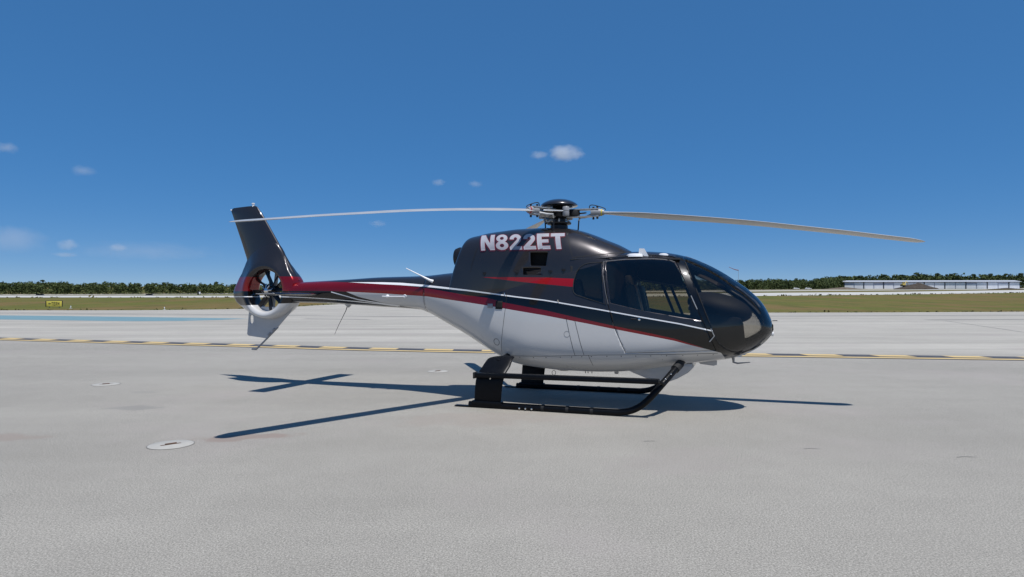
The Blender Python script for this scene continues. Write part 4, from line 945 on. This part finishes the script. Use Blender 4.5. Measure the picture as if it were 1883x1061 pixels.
# ---- skids
for side in (-1, 1):
    path = [(-1.06, 1.05, 0.042), (-0.5, 1.05, 0.045), (0.3, 1.05, 0.045), (0.95, 1.05, 0.046), (1.13, 1.05, 0.052), (1.28, 1.05, 0.088), (1.42, 1.045, 0.17), (1.54, 1.02, 0.29), (1.64, 0.96, 0.41), (1.74, 0.80, 0.53), (1.83, 0.60, 0.64), (1.88, 0.42, 0.70)]
    path = smooth_path([(x, y * side, z) for x, y, z in path], 6)
    sk = tube_obj('skid', path, 0.045, M['skid'], heli, 16)
    bm = bmesh.new(); add_box(bm, -1.15, 1.05 * side, 0.016, 0.26, 0.085, 0.014, bevel=0.005); bm_obj('skid_heel', bm, M['skid'], sk)
    for x in (0.05, 0.40, 0.74): 
        bm = bmesh.new(); add_tube(bm, [(x - 0.02, 1.05 * side, 0.045), (x + 0.02, 1.05 * side, 0.045)], 0.050, 16); bm_obj('skid_clamp', bm, M['rubber'], sk)
    bm = bmesh.new(); add_box(bm, 0.15, 1.05 * side, 0.009, 1.9, 0.05, 0.016, bevel=0.004); bm_obj('wear_plate', bm, M['darkmetal'], sk)
    for x in (-0.28, -0.19, -0.10):
        bm = bmesh.new(); add_lathe(bm, [(0.0, 0.0), (0.013, 0.0), (0.013, 0.012), (0.0, 0.014)], 8, 'Y'); o = bm_obj('bolt', bm, M['chrome'], sk); o.location = (x, side * 1.094, 0.03)
        if side < 0: o.rotation_euler = (0, 0, math.pi)
    # faired rear leg: airfoil chord .41, sweeping up and inboard
    prof = smooth_path([(1.05, 0.06, 0), (1.06, 0.25, 0), (1.055, 0.40, 0), (1.02, 0.475, 0), (0.93, 0.565, 0), (0.80, 0.672, 0), (0.74, 0.695, 0), (0.68, 0.70, 0)], 5)
    bm = bmesh.new(); rings = []; n = len(prof)
    for i, p in enumerate(prof):
        t = (prof[min(i + 1, n - 1)] - prof[max(i - 1, 0)]).normalized(); nv = Vector((t.y, -t.x)); f = i / (n - 1)
        x0 = -0.985 + 0.05 * min(1, f * 2) + 0.13 * max(0, f - 0.5) * 2; ch = 0.405 + 0.02 * math.sin(f * math.pi) - 0.10 * max(0, f - 0.6) / 0.4; ring = []
        for k in range(20):
            a = 2 * math.pi * k / 20; u = 0.5 + 0.5 * math.cos(a); th = 0.032 * math.copysign(abs(math.sin(a)) ** 0.8, math.sin(a)) * (0.45 + 0.55 * u)
            ring.append(bm.verts.new((x0 + u * ch, side * (p.x + nv.x * th), p.y + nv.y * th)))
        rings.append(ring)
    for a, b in zip(rings, rings[1:]):
        for k in range(20): bm.faces.new((a[k], a[(k + 1) % 20], b[(k + 1) % 20], b[k]))
    bm.faces.new(rings[0]); bm.faces.new(list(reversed(rings[-1])))
    leg = bm_obj('rear_leg_fairing', bm, M['skid'], heli, angle=60)
    bm = bmesh.new(); add_box(bm, -0.78, 1.05 * side, 0.075, 0.46, 0.105, 0.06, bevel=0.02); bm_obj('leg_shoe', bm, M['skid'], leg)
    tube_obj('crosstube', smooth_path([(-0.70, 0.84 * side, 0.640), (-0.66, 0.62 * side, 0.695), (-0.64, 0.3 * side, 0.76)], 3), 0.040, M['skid'], leg, 12)
    tube_obj('front_collar', [(1.80, 0.66 * side, 0.605), (1.86, 0.52 * side, 0.675)], 0.058, M['rubber'], sk, 14)
# boarding step on the near side
bm = bmesh.new(); add_box(bm, 0.355, -1.125, 0.478, 2.58, 0.13, 0.066, bevel=0.02); stp = bm_obj('boarding_step', bm, M['skid'], heli)
for v in stp.data.vertices: v.co.z += 0.012 * (v.co.x + 0.9) / 2.5
box_obj('step_cap', (-0.935, -1.125, 0.474), (0.03, 0.135, 0.09), M['rubber'], stp, 0.01)
tube_obj('step_bracket', [(-0.72, -1.08, 0.46), (-0.74, -1.05, 0.38)], 0.014, M['chrome'], stp, 8)
tube_obj('step_bracket', [(1.62, -1.10, 0.49), (1.69, -0.98, 0.44)], 0.022, M['skid'], stp, 8)
for zz, xx in ((0.56, 1.765), (0.50, 1.70)):
    bm = bmesh.new(); bmesh.ops.create_uvsphere(bm, u_segments=10, v_segments=6, radius=0.011); o = bm_obj('step_bolt', bm, M['chrome'], stp); o.location = (xx, -0.845 - (0.56 - zz) * 1.2, zz - 0.0)

# ------------------------------------------------------------------ small things on the apron and along its edge
M['tie_pad'] = simple('pale_grout', (0.385, 0.37, 0.335), 0.9, var=0.08, scale=9)
M['ring'] = simple('grimy_rim', (0.23, 0.22, 0.20), 0.9)
M['tie_iron'] = simple('rusted_iron', (0.10, 0.055, 0.035), 0.8, var=0.3, scale=30)
def tie(x, y, r_, rz_, label):
    o = empty('tie_down_anchor', (x, y, 0), rz_); tag(o, label, 'tie-down', 'tie-down anchors set in the apron')
    bm = bmesh.new(); n = 40
    add_lathe(bm, [(r_, 0.001), (r_ * 0.97, 0.006), (0.0, 0.006)], n); bm_obj('pad', bm, M['tie_pad'], o, angle=None)
    bm = bmesh.new(); add_lathe(bm, [(r_ * 1.0, 0.0005), (r_ * 1.03, 0.0035), (r_ * 1.0, 0.0045)], n); bm_obj('joint_ring', bm, M['ring'], o, angle=None)
    bm = bmesh.new(); add_prism(bm, [(-0.45 * r_, 0.007), (0.45 * r_, 0.007), (0.42 * r_, 0.0085), (-0.42 * r_, 0.0085)], -0.06 * r_, 0.06 * r_); bm_obj('slot', bm, M['tie_iron'], o, smooth=False)
    bm = bmesh.new(); add_tube(bm, [(-0.25 * r_, 0, 0.012), (0.25 * r_, 0, 0.012)], 0.010, 8); bm_obj('bar', bm, M['tie_iron'], o)
    return o
tie(-3.65, 6.79, 0.225, 0.75, 'round pale tie-down pad on the apron nearest the camera, lower left')
tie(-7.42, 11.58, 0.225, 0.6, 'round pale tie-down pad on the apron at left, below the blue marking')
tie(-1.60, 13.66, 0.225, 0.6, 'round pale tie-down pad just behind the left skid leg')

# direction sign
SX, SY = -67.0, 92.5
sg = empty('taxiway_sign', (SX, SY, gz(SY)), R(-14)); tag(sg, 'yellow airfield direction sign with black arrow and TERM on the grass', 'sign')
M['sign_yellow'] = simple('sign_yellow', (0.72, 0.60, 0.10), 0.5); M['sign_black'] = simple('sign_black', (0.02, 0.02, 0.02), 0.5)
box_obj('panel', (0, 0, 0.62), (2.75, 0.10, 0.80), M['sign_yellow'], sg, 0.01)
box_obj('frame', (-1.42, 0.06, 0.62), (0.12, 0.32, 0.88), M['sign_black'], sg, 0.01); box_obj('back', (0, 0.12, 0.64), (2.80, 0.10, 0.88), M['sign_black'], sg, 0.01)
for x in (-0.9, 0.9): box_obj('leg', (x, 0.05, 0.10), (0.08, 0.08, 0.26), M['greypaint'], sg)
def flat_text(txt, x, z, w, h, par):
    G2 = {'T': [[(.4, 0), (.4, .82), (0, .82), (0, 1), (1, 1), (1, .82), (.6, .82), (.6, 0)]],
          'E': [[(0, 0), (0, 1), (1, 1), (1, .82), (.24, .82), (.24, .6), (.85, .6), (.85, .42), (.24, .42), (.24, .18), (1, .18), (1, 0)]],
          'R': [[(0, 0), (0, 1), (.75, 1), (1, .82), (1, .56), (.74, .42), (1, 0), (.74, 0), (.5, .4), (.24, .4), (.24, 0)], [(.24, .56), (.24, .84), (.68, .84), (.77, .76), (.77, .62), (.68, .56)]],
          'M': [[(0, 0), (0, 1), (.24, 1), (.5, .5), (.76, 1), (1, 1), (1, 0), (.8, 0), (.8, .66), (.5, .18), (.2, .66), (.2, 0)]],
          '<': [[(0, .5), (.36, .86), (.36, .6), (1, .6), (1, .42), (.36, .42), (.36, .14)]]}
    loops = G2[txt]; tri = tessellate_polygon([[Vector((a, b, 0)) for a, b in l] for l in loops]); pts = [p for l in loops for p in l]
    mesh_obj('letter' if txt != '<' else 'arrow', [(x + a * w, -0.062, z + b * h) for a, b in pts], tri, M['sign_black'], par, smooth=False)
flat_text('<', -0.98, 0.40, 0.52, 0.46, sg)
for i, ch in enumerate('TERM'): flat_text(ch, -0.40 + i * 0.385, 0.37, 0.30, 0.50, sg)

# windsock on a mast by the runway
wx, wy = 118.3, 330.0; ws = empty('windsock', (wx, wy, gz(wy))); tag(ws, 'thin windsock mast with a red sock standing out beyond the nose', 'windsock')
zt_ = 16.6 - gz(wy)
tube_obj('mast', [(0, 0, 0), (0, 0, zt_)], [0.10, 0.07], M['greypaint'], ws, 8)
bm = bmesh.new(); add_tube(bm, smooth_path([(0, 0, zt_ + 0.05), (-1.6, 0, zt_ + 0.35), (-3.3, 0, zt_ + 1.0), (-5.0, 0, zt_ + 1.75)], 4), [0.26 - 0.014 * k for k in range(13)], 10); bm_obj('sock', bm, simple('faded_red_cloth', (0.22, 0.09, 0.09), 0.8), ws)

# edge lights and markers
def edge_light(x, y, label):
    o = empty('edge_light', (x, y, gz(y))); tag(o, label, 'light')
    bm = bmesh.new(); add_tube(bm, [(0, 0, 0), (0, 0, 0.22)], 0.03, 8); add_lathe(bm, [(0.22, 0.0), (0.22, 0.03), (0.0, 0.04)], 12); bm_obj('base', bm, M['white'], o)
    bm = bmesh.new(); add_lathe(bm, [(0.06, 0.22), (0.07, 0.28), (0.04, 0.34), (0.0, 0.35)], 10); bm_obj('lamp', bm, M['lens'], o)
edge_light(-46.5, 84.6, 'small white edge light on the grass right of the TERM sign')
edge_light(-63.5, 91.0, 'small white edge light base beside the TERM sign')
bs = empty('marker_board', (-102.5, 207.0, gz(207.0)), R(6)); tag(bs, 'small black and white marker board beyond the runway, left of the tail fan', 'marker')
box_obj('panel', (0, 0, 0.75), (1.1, 0.12, 1.1), M['sign_black'], bs, 0.02); box_obj('face', (0.25, -0.075, 0.72), (0.45, 0.03, 0.8), M['white'], bs, 0.01); box_obj('leg', (0, 0, 0.1), (0.12, 0.1, 0.25), M['greypaint'], bs)
for x, y, l in ((-152, 203.5, 'low dark box on the far runway edge, furthest left'), (-116.5, 203.0, 'low dark box on the far runway edge, middle left')):
    o = empty('runway_box', (x, y, gz(y))); tag(o, l, 'box', 'low dark boxes along the far runway edge')
    bm = bmesh.new(); add_prism(bm, [(-1.3, 0), (1.3, 0), (0.8, 0.5), (-0.8, 0.5)], -0.4, 0.4, 0.05); bm_obj('body', bm, M['darkmetal'], o, smooth=False)

# ------------------------------------------------------------------ hangar, earth mound, digger
hl, hr = Vector((305, 580)), Vector((438, 545)); hv = (hr - hl); hlen = hv.length; hd = hv.normalized(); hn = Vector((-hd.y, hd.x))
hang = empty('hangar', (hl.x, hl.y, 0), math.atan2(hd.y, hd.x)); tag(hang, 'long low white hangar with a row of bay doors at the tree line', 'hangar')
M['hang_white'] = simple('white_sheet_metal', (0.72, 0.73, 0.76), 0.5, var=0.06, scale=0.3); M['hang_grey'] = simple('blue_grey_sheet', (0.42, 0.43, 0.50), 0.5, var=0.06, scale=0.3); M['hang_roof'] = simple('pale_metal_roof', (0.50, 0.51, 0.53), 0.4)
zb0 = gz(hl.y); zb1 = gz(hr.y)
def hz_(x): return zb0 + (zb1 - zb0) * x / hlen
def hbox(name, x0, x1, y0, y1, z0, z1, mat, parent=hang):
    V = [(x, y, hz_(x) + z) for x in (x0, x1) for y in (y0, y1) for z in (z0, z1)]
    F = [(0, 1, 3, 2), (4, 6, 7, 5), (0, 4, 5, 1), (2, 3, 7, 6), (1, 5, 7, 3), (0, 2, 6, 4)]
    return mesh_obj(name, V, F, mat, parent, smooth=False)
hbox('wall', 0, hlen, 0.3, 24, -0.5, 6.2, M['hang_grey'])
V = []; 
for x in (-1.2, hlen + 1.2):
    for y, z in ((-0.9, 6.2), (12, 7.6), (25, 6.2), (-0.9, 6.42), (12, 7.85), (25, 6.42)): V.append((x, y, hz_(x) + z))
mesh_obj('roof', V, [(0, 1, 7, 6), (1, 2, 8, 7), (3, 9, 10, 4), (4, 10, 11, 5), (0, 6, 9, 3), (2, 5, 11, 8), (0, 3, 4, 1), (1, 4, 5, 2), (6, 7, 10, 9), (7, 8, 11, 10)], M['hang_roof'], hang, smooth=False)
nb = 17; bw = hlen / nb
for i in range(nb):
    up = (3.4, 5.6, 5.6, 3.6, 3.8, 5.6, 5.4, 5.4, 5.6, 5.6, 5.6, 5.4, 4.2, 5.6, 5.6, 4.6, 5.6)[i]
    hbox('bay_door', i * bw + 0.35, (i + 1) * bw - 0.35, 0.05, 0.28, 0.0, max(up, 3.0), M['hang_white'])
    if i % 2 == 0: hbox('column', i * bw - 0.30, i * bw + 0.30, -0.25, 0.04, 0.0, 6.15, M['darkmetal'])
# mound
my, mx0 = 505.0, 0
mu = Vector((326 + (348.9 - 318.8) * 0, 505)); mc = (319.0 * 505 / 530 + 348.9 * 505 / 530) / 2
def mound(name, cx, cy, rx, ry, h_, mat, label, seed, cat='mound'):
    N = 40; V = []; F = []
    for j in range(N + 1):
        for i in range(N + 1):
            u, v = 2 * i / N - 1, 2 * j / N - 1; r_ = math.hypot(u, v); nn = noise.noise(Vector((u * 2.2 + seed, v * 2.2, 0))) * 0.35 + noise.noise(Vector((u * 6 + seed, v * 6, 3))) * 0.12
            hgt = max(0.0, (1 - r_ * (1 + nn * 0.5))) ** 0.8 * (1 + nn)
            V.append((u * rx, v * ry, hgt * h_ - 0.05))
    for j in range(N):
        for i in range(N): a = j * (N + 1) + i; F.append((a, a + 1, a + N + 2, a + N + 1))
    o = mesh_obj(name, V, F, mat, None); o.location = (cx, cy, gz(cy)); tag(o, label, cat); return o
M['earth'] = simple('dark_earth', (0.055, 0.043, 0.033), 1.0, var=0.35, scale=0.6)
mound('earth_mound', mc + 2, 500, 17.5, 9, 4.8, M['earth'], 'dark heap of earth in front of the white hangar', 3.1)
mound('earth_mound', 262, 500, 16, 6, 1.7, simple('brown_earth', (0.12, 0.095, 0.07), 1.0, var=0.3, scale=0.6), 'long low heap of brown earth left of the white hangar', 8.4)
mound('earth_mound', 375, 478, 17, 5, 1.2, M['earth'], 'flat strip of dark earth in front of the hangar, right of the heap', 5.7)
M['digger'] = simple('digger_yellow', (0.62, 0.47, 0.12), 0.5)
dg = empty('excavator', (mc - 8.5, 500.0, gz(500.0) + 2.3), R(20)); tag(dg, 'small yellow excavator standing on the earth heap by the hangar', 'excavator')
for y in (-1.1, 1.1):
    bm = bmesh.new(); add_prism(bm, [(-2.0, 0.35), (-1.7, 0.0), (1.7, 0.0), (2.0, 0.35), (1.7, 0.8), (-1.7, 0.8)], y - 0.3, y + 0.3, 0.05); bm_obj('track', bm, M['darkmetal'], dg)
bm = bmesh.new(); add_box(bm, -0.3, 0, 1.45, 3.0, 2.3, 1.1, bevel=0.15); bm_obj('body', bm, M['digger'], dg)
bm = bmesh.new(); add_box(bm, 0.6, 0.5, 2.5, 1.3, 1.1, 1.4, bevel=0.12); cb_ = bm_obj('cab', bm, M['digger'], dg)
box_obj('cab_window', (0.6, -0.06, 2.62), (0.9, 0.05, 0.8), M['darkmetal'], cb_); 
tube_obj('boom', [(1.0, -0.5, 1.8), (2.4, -0.5, 3.9), (3.9, -0.5, 3.1)], [0.28, 0.30, 0.22], M['digger'], dg, 8); tube_obj('arm', [(3.9, -0.5, 3.1), (4.2, -0.5, 1.2)], [0.2, 0.15], M['digger'], dg, 8)
bm = bmesh.new(); add_prism(bm, [(3.8, 1.25), (4.6, 1.25), (4.5, 0.4), (3.9, 0.3)], -0.9, -0.1, 0.05); bm_obj('bucket', bm, M['darkmetal'], dg)
# parked light aircraft covers / white vehicles far off, left of the hangar
def far_car(x, y, rz_, col, label):
    o = empty('parked_car', (x, y, gz(y)), rz_); tag(o, label, 'car', 'cars parked near the hangar')
    bm = bmesh.new(); add_prism(bm, [(-2.2, 0.35), (2.2, 0.35), (2.25, 0.8), (1.2, 0.95), (0.6, 1.45), (-1.1, 1.48), (-1.9, 0.98), (-2.25, 0.9)], -0.85, 0.85, 0.08); bm_obj('body', bm, col, o)
    bm = bmesh.new(); add_prism(bm, [(1.05, 0.98), (0.58, 1.38), (-1.05, 1.40), (-1.7, 1.0)], -0.87, 0.87); bm_obj('window', bm, M['darkmetal'], o, smooth=False)
    for xx in (-1.4, 1.4):
        for yy in (-0.8, 0.8):
            bm = bmesh.new(); add_lathe(bm, [(0.34, -0.1), (0.34, 0.1)], 14, 'Y', (xx, yy, 0.34)); bm_obj('wheel', bm, M['rubber'], o)
far_car(214, 476, R(5), M['white'], 'white car left of the hangar, leftmost of the two'); far_car(224, 478, R(-5), M['white'], 'white car left of the hangar, nearer to its wall')

# ------------------------------------------------------------------ vegetation
def leaf_mat(name, c0, c1, scale):
    m, nt, b, out = mat_new(name); g = NG(nt); tc = nt.nodes.new('ShaderNodeTexCoord')
    n = g.noise(tc.outputs['Object'], scale, 3, 0.6); n2 = g.noise(tc.outputs['Object'], scale * 9, 2)
    c = g.mix(g.smooth(n, 0.36, 0.66), c0, c1); c = g.mix(g.rng(n2, 0.3, 0.7, 0.0, 0.4), c, tuple(x * 0.55 for x in c0))
    nt.links.new(c, b.inputs['Base Color']); b.inputs['Roughness'].default_value = 0.75; b.inputs['Specular IOR Level'].default_value = 0.2
    return m
M['leaf'] = leaf_mat('woodland_leaves', (0.048, 0.070, 0.022), (0.085, 0.110, 0.036), 0.12)
M['pine'] = leaf_mat('pine_needles', (0.030, 0.050, 0.018), (0.055, 0.078, 0.026), 0.3)
M['brush'] = leaf_mat('scrub_leaves', (0.12, 0.125, 0.055), (0.17, 0.165, 0.085), 0.15)
M['grass_blade'] = leaf_mat('grass_blades', (0.085, 0.095, 0.022), (0.13, 0.10, 0.04), 0.2)
M['bark'] = simple('bark', (0.075, 0.055, 0.042), 0.95, var=0.3, scale=5)
rng = np.random.default_rng(11)
def leaves(centres, radii, count, size, flat=0.75):
    """leaf-clump quads scattered through ellipsoid lobes; returns verts, faces"""
    n = len(centres); idx = rng.integers(0, n, count); C = np.array(centres)[idx]; Rr = np.array(radii)[idx]
    d = rng.normal(size=(count, 3)); d /= np.linalg.norm(d, axis=1)[:, None]
    rr = rng.uniform(0.35, 1.0, count) ** 0.45
    P = C + d * Rr * rr[:, None]
    nrm = d * 0.8 + rng.normal(size=(count, 3)) * 0.7; nrm[:, 2] += 0.35; nrm /= np.linalg.norm(nrm, axis=1)[:, None]
    t = np.cross(nrm, rng.normal(size=(count, 3))); t /= np.linalg.norm(t, axis=1)[:, None]; b = np.cross(nrm, t)
    s_ = size * rng.uniform(0.55, 1.35, count)[:, None]
    V = np.stack([P - t * s_ - b * s_ * flat, P + t * s_ - b * s_ * flat * 0.7, P + t * s_ * 0.8 + b * s_ * flat, P - t * s_ * 0.9 + b * s_ * flat * 0.8], 1).reshape(-1, 3)
    return V
def quads_obj(name, V, mat, parent=None):
    n = len(V) // 4; me = bpy.data.meshes.new(name)
    me.vertices.add(len(V)); me.vertices.foreach_set('co', V.astype(np.float32).ravel())
    me.loops.add(4 * n); me.loops.foreach_set('vertex_index', np.arange(4 * n, dtype=np.int32))
    me.polygons.add(n); me.polygons.foreach_set('loop_start', np.arange(0, 4 * n, 4, dtype=np.int32)); me.update(calc_edges=True); me.materials.append(mat)
    return link(bpy.data.objects.new(name, me), parent)
TP = np.array([(-520, 240, 5.2), (-330, 236, 5.2), (-183, 231, 4.7), (-105, 246, 3.9), (0, 312, 5.6), (170, 446, 7.4), (260, 520, 8.2), (341, 640, 12.8), (470, 690, 16.0), (650, 720, 16.5), (1000, 780, 16.5)])
seglen = np.concatenate([[0], np.cumsum(np.hypot(np.diff(TP[:, 0]), np.diff(TP[:, 1])))])
def along(s_): return [float(np.interp(s_, seglen, TP[:, k])) for k in range(3)]
def tree_lobes(x, y, h_, w):
    z = gz(y); cs, rs = [], []
    for k in range(rnd.randint(4, 6)):
        f = rnd.uniform(0.42, 0.88); ww = w * (1.1 - 0.75 * abs(f - 0.55)); cs.append((x + rnd.uniform(-.5, .5) * w, y + rnd.uniform(-.5, .5) * w, z + h_ * f)); q = rnd.uniform(0.45, 0.8) * ww; rs.append((q, q, q * rnd.uniform(0.5, 0.8)))
    return cs, rs
wood = {'l': [], 'r': []}; trunks = []
s_ = 0.0
while s_ < seglen[-1]:
    x, y, h_ = along(s_); key = 'l' if x < 60 else 'r'
    for row in range(3):
        hh = h_ * rnd.uniform(*((0.86, 1.04) if x < 60 else (0.76, 1.06))) * (1.0 + 0.04 * row); w = hh * rnd.uniform(0.26, 0.40); px, py = x + rnd.uniform(-1.5, 1.5) - row * 2.5, y + row * hh * 0.9 + rnd.uniform(-1.5, 1.5)
        cs, rs = tree_lobes(px, py, hh, w)
        for q in (0.14, 0.30, 0.48): cs.append((px + rnd.uniform(-.6, .6) * w, py, gz(py) + hh * q)); rs.append((w * 1.15, w * 0.8, hh * 0.17))
        wood[key].append(leaves(cs, rs, 190 if row == 0 else 120, 0.050 * hh))
    s_ += h_ * rnd.uniform(0.26, 0.40)
for key, l in (('l', 'low dark green wood along the left and middle horizon'), ('r', 'taller dark green wood along the right horizon behind the hangar')):
    o = quads_obj('woodland', np.concatenate(wood[key]), M['leaf']); tag(o, l, 'woodland', kind='stuff')
# dark floor of the wood so that no sky shows under the crowns
br = []
s_ = 0.0
while s_ < seglen[-1] * 0.62:
    x, y, h_ = along(s_); hh = rnd.uniform(0.2, 0.55) * (1.5 if noise.noise(Vector((s_ * 0.03, 0, 0))) > 0.1 else 0.8); py = y - rnd.uniform(3, 9); br.append(leaves([(x, py, gz(py) + hh * 0.4)], [(hh * 1.5, hh, hh * 0.6)], 26, 0.20)); s_ += rnd.uniform(0.8, 1.5)
o = quads_obj('scrub', np.concatenate(br), M['brush']); tag(o, 'pale olive scrub along the foot of the wood', 'scrub', kind='stuff')

tf = []
for edge, hh, step in ((left_edge, 0.14, 0.5), (right_edge, 0.14, 0.5), (rw_near, 0.32, 1.3)):
    for a, b in zip(edge, edge[1:]):
        for k in range(int(min(math.dist(a, b), 150) / step)):
            t = rnd.random(); px, py = a[0] + (b[0] - a[0]) * t + rnd.uniform(-.3, .3), a[1] + (b[1] - a[1]) * t + (rnd.uniform(-.25, .5) if edge is not rw_near else rnd.uniform(-1.5, .4))
            q = hh * rnd.uniform(0.4, 1.2) * (1.6 if rnd.random() < 0.12 else 1.0); tf.append(leaves([(px, py, gz(py) + q * 0.4)], [(q * 1.2, q, q * 0.5)], 4, q * 0.5))
o = quads_obj('grass_tufts', np.concatenate(tf), M['grass_blade']); tag(o, 'ragged grass tufts along the edges of the pavement', 'grass', kind='stuff')

def tree(x, y, h_, w, label, group):
    o = empty('pine_tree', (x, y, gz(y))); tag(o, label, 'tree', group)
    bm = bmesh.new(); lean = rnd.uniform(-.03, .03) * h_
    add_tube(bm, [(0, 0, -0.2), (lean * 0.4, 0, h_ * 0.35), (lean, 0, h_ * 0.75), (lean, 0, h_ * 0.95)], [0.030 * h_ * 0.6, 0.024 * h_ * 0.6, 0.014 * h_ * 0.6, 0.03], 8)
    cs, rs = [], []
    for k in range(9):
        f = rnd.uniform(0.52, 0.95); a = rnd.uniform(0, 6.28); q = w * (0.75 - 0.55 * max(0, f - 0.6) / 0.35) * rnd.uniform(0.6, 1.0); p = Vector((lean + math.cos(a) * q * 0.8, math.sin(a) * q * 0.8, h_ * f))
        add_tube(bm, [(lean * 0.8, 0, h_ * (f - 0.10)), tuple(p)], [0.007 * h_, 0.002 * h_], 5); cs.append(tuple(p)); rs.append((q * 0.75, q * 0.75, q * 0.42))
    cs.append((lean, 0, h_ * 0.93)); rs.append((w * 0.35, w * 0.35, h_ * 0.07))
    bm_obj('trunk', bm, M['bark'], o); quads_obj('crown', leaves(cs, rs, 900, 0.030 * h_), M['pine'], o)
f_ = 1162.3
for u, Y_, top, w, label in (
    (1557, 640, 508.5, 3.6, 'single round-topped pine just left of the hangar roof'),
    (1583, 660, 506.5, 5.5, 'broad dark pine over the left end of the hangar roof'),
    (1625, 680, 505.0, 4.8, 'pine above the hangar roof, left of the earth heap'),
    (1660, 690, 505.0, 5.0, 'pine above the hangar roof, over the excavator'),
    (1686, 700, 501.5, 6.0, 'tallest broad pine over the hangar, right of the excavator'),
    (1700, 705, 504.0, 4.6, 'narrow pine touching the right side of the tallest pine'),
    (1724, 700, 502.0, 4.2, 'tall slim pine above the middle of the hangar'),
    (1750, 710, 503.5, 4.6, 'pine above the hangar, right of the slim tall one'),
    (1790, 715, 503.8, 5.2, 'pine over the right half of the hangar, fourth from the photo edge'),
    (1822, 720, 503.0, 5.0, 'pine over the right half of the hangar, third from the photo edge'),
    (1850, 720, 503.0, 4.8, 'pine over the right end of the hangar, second from the photo edge'),
    (1878, 720, 502.0, 5.4, 'pine at the right edge of the photo beyond the hangar'),
    (1465, 560, 511.5, 3.2, 'small pine breaking the skyline between nose and hangar'),
    (78, 246, 514.5, 1.6, 'small round tree top above the left wood, over the TERM sign'),
    (300, 262, 519.0, 1.7, 'small round tree top above the left wood, midway to the tail'),
    (398, 268, 518.0, 1.9, 'small round tree top above the left wood, nearest the tail')):
    zt2 = 1.5587 - (top - 550.1) / f_ * Y_; tree((u - 941.5) / f_ * Y_, Y_, zt2 - gz(Y_), w * 1.3, label, 'trees rising above the wood')

# ------------------------------------------------------------------ clouds
def cloud_mat(dens, seed, scale):
    m = bpy.data.materials.new('cloud_vapour'); m.use_nodes = True; nt = m.node_tree; nt.nodes.clear(); g = NG(nt)
    out = nt.nodes.new('ShaderNodeOutputMaterial'); pv = nt.nodes.new('ShaderNodeVolumePrincipled'); tc = nt.nodes.new('ShaderNodeTexCoord')
    ln = nt.nodes.new('ShaderNodeVectorMath'); ln.operation = 'LENGTH'; nt.links.new(tc.outputs['Object'], ln.inputs[0])
    mp = nt.nodes.new('ShaderNodeMapping'); mp.inputs['Location'].default_value = (seed, seed * 1.7, 0); mp.inputs['Scale'].default_value = scale; nt.links.new(tc.outputs['Object'], mp.inputs[0])
    n = g.noise(mp.outputs[0], 1.6, 5, 0.6); fall = g.smooth(ln.outputs['Value'], 1.0, 0.05)
    d = g.math('MAXIMUM', g.math('SUBTRACT', g.math('ADD', g.mul(fall, 0.62), g.math('MULTIPLY', n, 0.8)), 0.62), 0.0)
    nt.links.new(g.mul(d, dens), pv.inputs['Density']); pv.inputs['Color'].default_value = (0.995, 0.995, 0.995, 1); pv.inputs['Anisotropy'].default_value = -0.1
    nt.links.new(pv.outputs[0], out.inputs['Volume']); return m
def cloud(u, v, w, h_, D, dens, seed, label, scale=(1.6, 1.2, 1.0)):
    X_ = (u - 941.5) / f_ * D; Z_ = 1.56 - (v - 550.1) / f_ * D
    bm = bmesh.new(); bmesh.ops.create_icosphere(bm, subdivisions=3, radius=1.0)
    o = bm_obj('cloud', bm, cloud_mat(0.6 * dens / (w / f_ * D), seed, scale)); o.location = (X_, D, Z_); o.scale = (w / f_ * D / 2, w / f_ * D / 3, h_ / f_ * D / 2)
    tag(o, label, 'cloud', 'clouds low in the sky')
cloud(1040, 281, 110, 50, 4000, 18, 1.3, 'small white cloud alone in the sky above the rotor')
cloud(992, 284, 60, 26, 4000, 7, 4.3, 'faint wisp at the left of the small white cloud')
cloud(124, 450, 66, 36, 5000, 6, 2.9, 'small white puff above the left wood')
cloud(118, 468, 80, 18, 5000, 5, 7.7, 'flat white streak under the small white puff at left')
cloud(215, 455, 60, 26, 5200, 6, 5.5, 'faint puff right of the small white puff at left')
cloud(20, 440, 220, 90, 6000, 4, 3.7, 'grey cloud bank at the left edge of the photo', (2.5, 1.2, 1.0))
cloud(270, 462, 420, 60, 6500, 2.6, 9.1, 'thin grey cloud band across the left horizon', (5, 1.2, 1.0))
cloud(150, 313, 80, 34, 4500, 3.5, 6.1, 'very faint grey wisp high at left')
cloud(8, 271, 70, 34, 4500, 5, 8.3, 'faint grey wisp at the left edge, high up')
cloud(806, 335, 44, 24, 4500, 5, 2.2, 'tiny faint wisp left of the rotor hub')
cloud(874, 338, 44, 22, 4500, 4, 4.9, 'tiny faint wisp nearest above the rotor hub')
cloud(694, 411, 60, 22, 4800, 3.5, 5.9, 'faint grey wisp just under the left rotor blade')
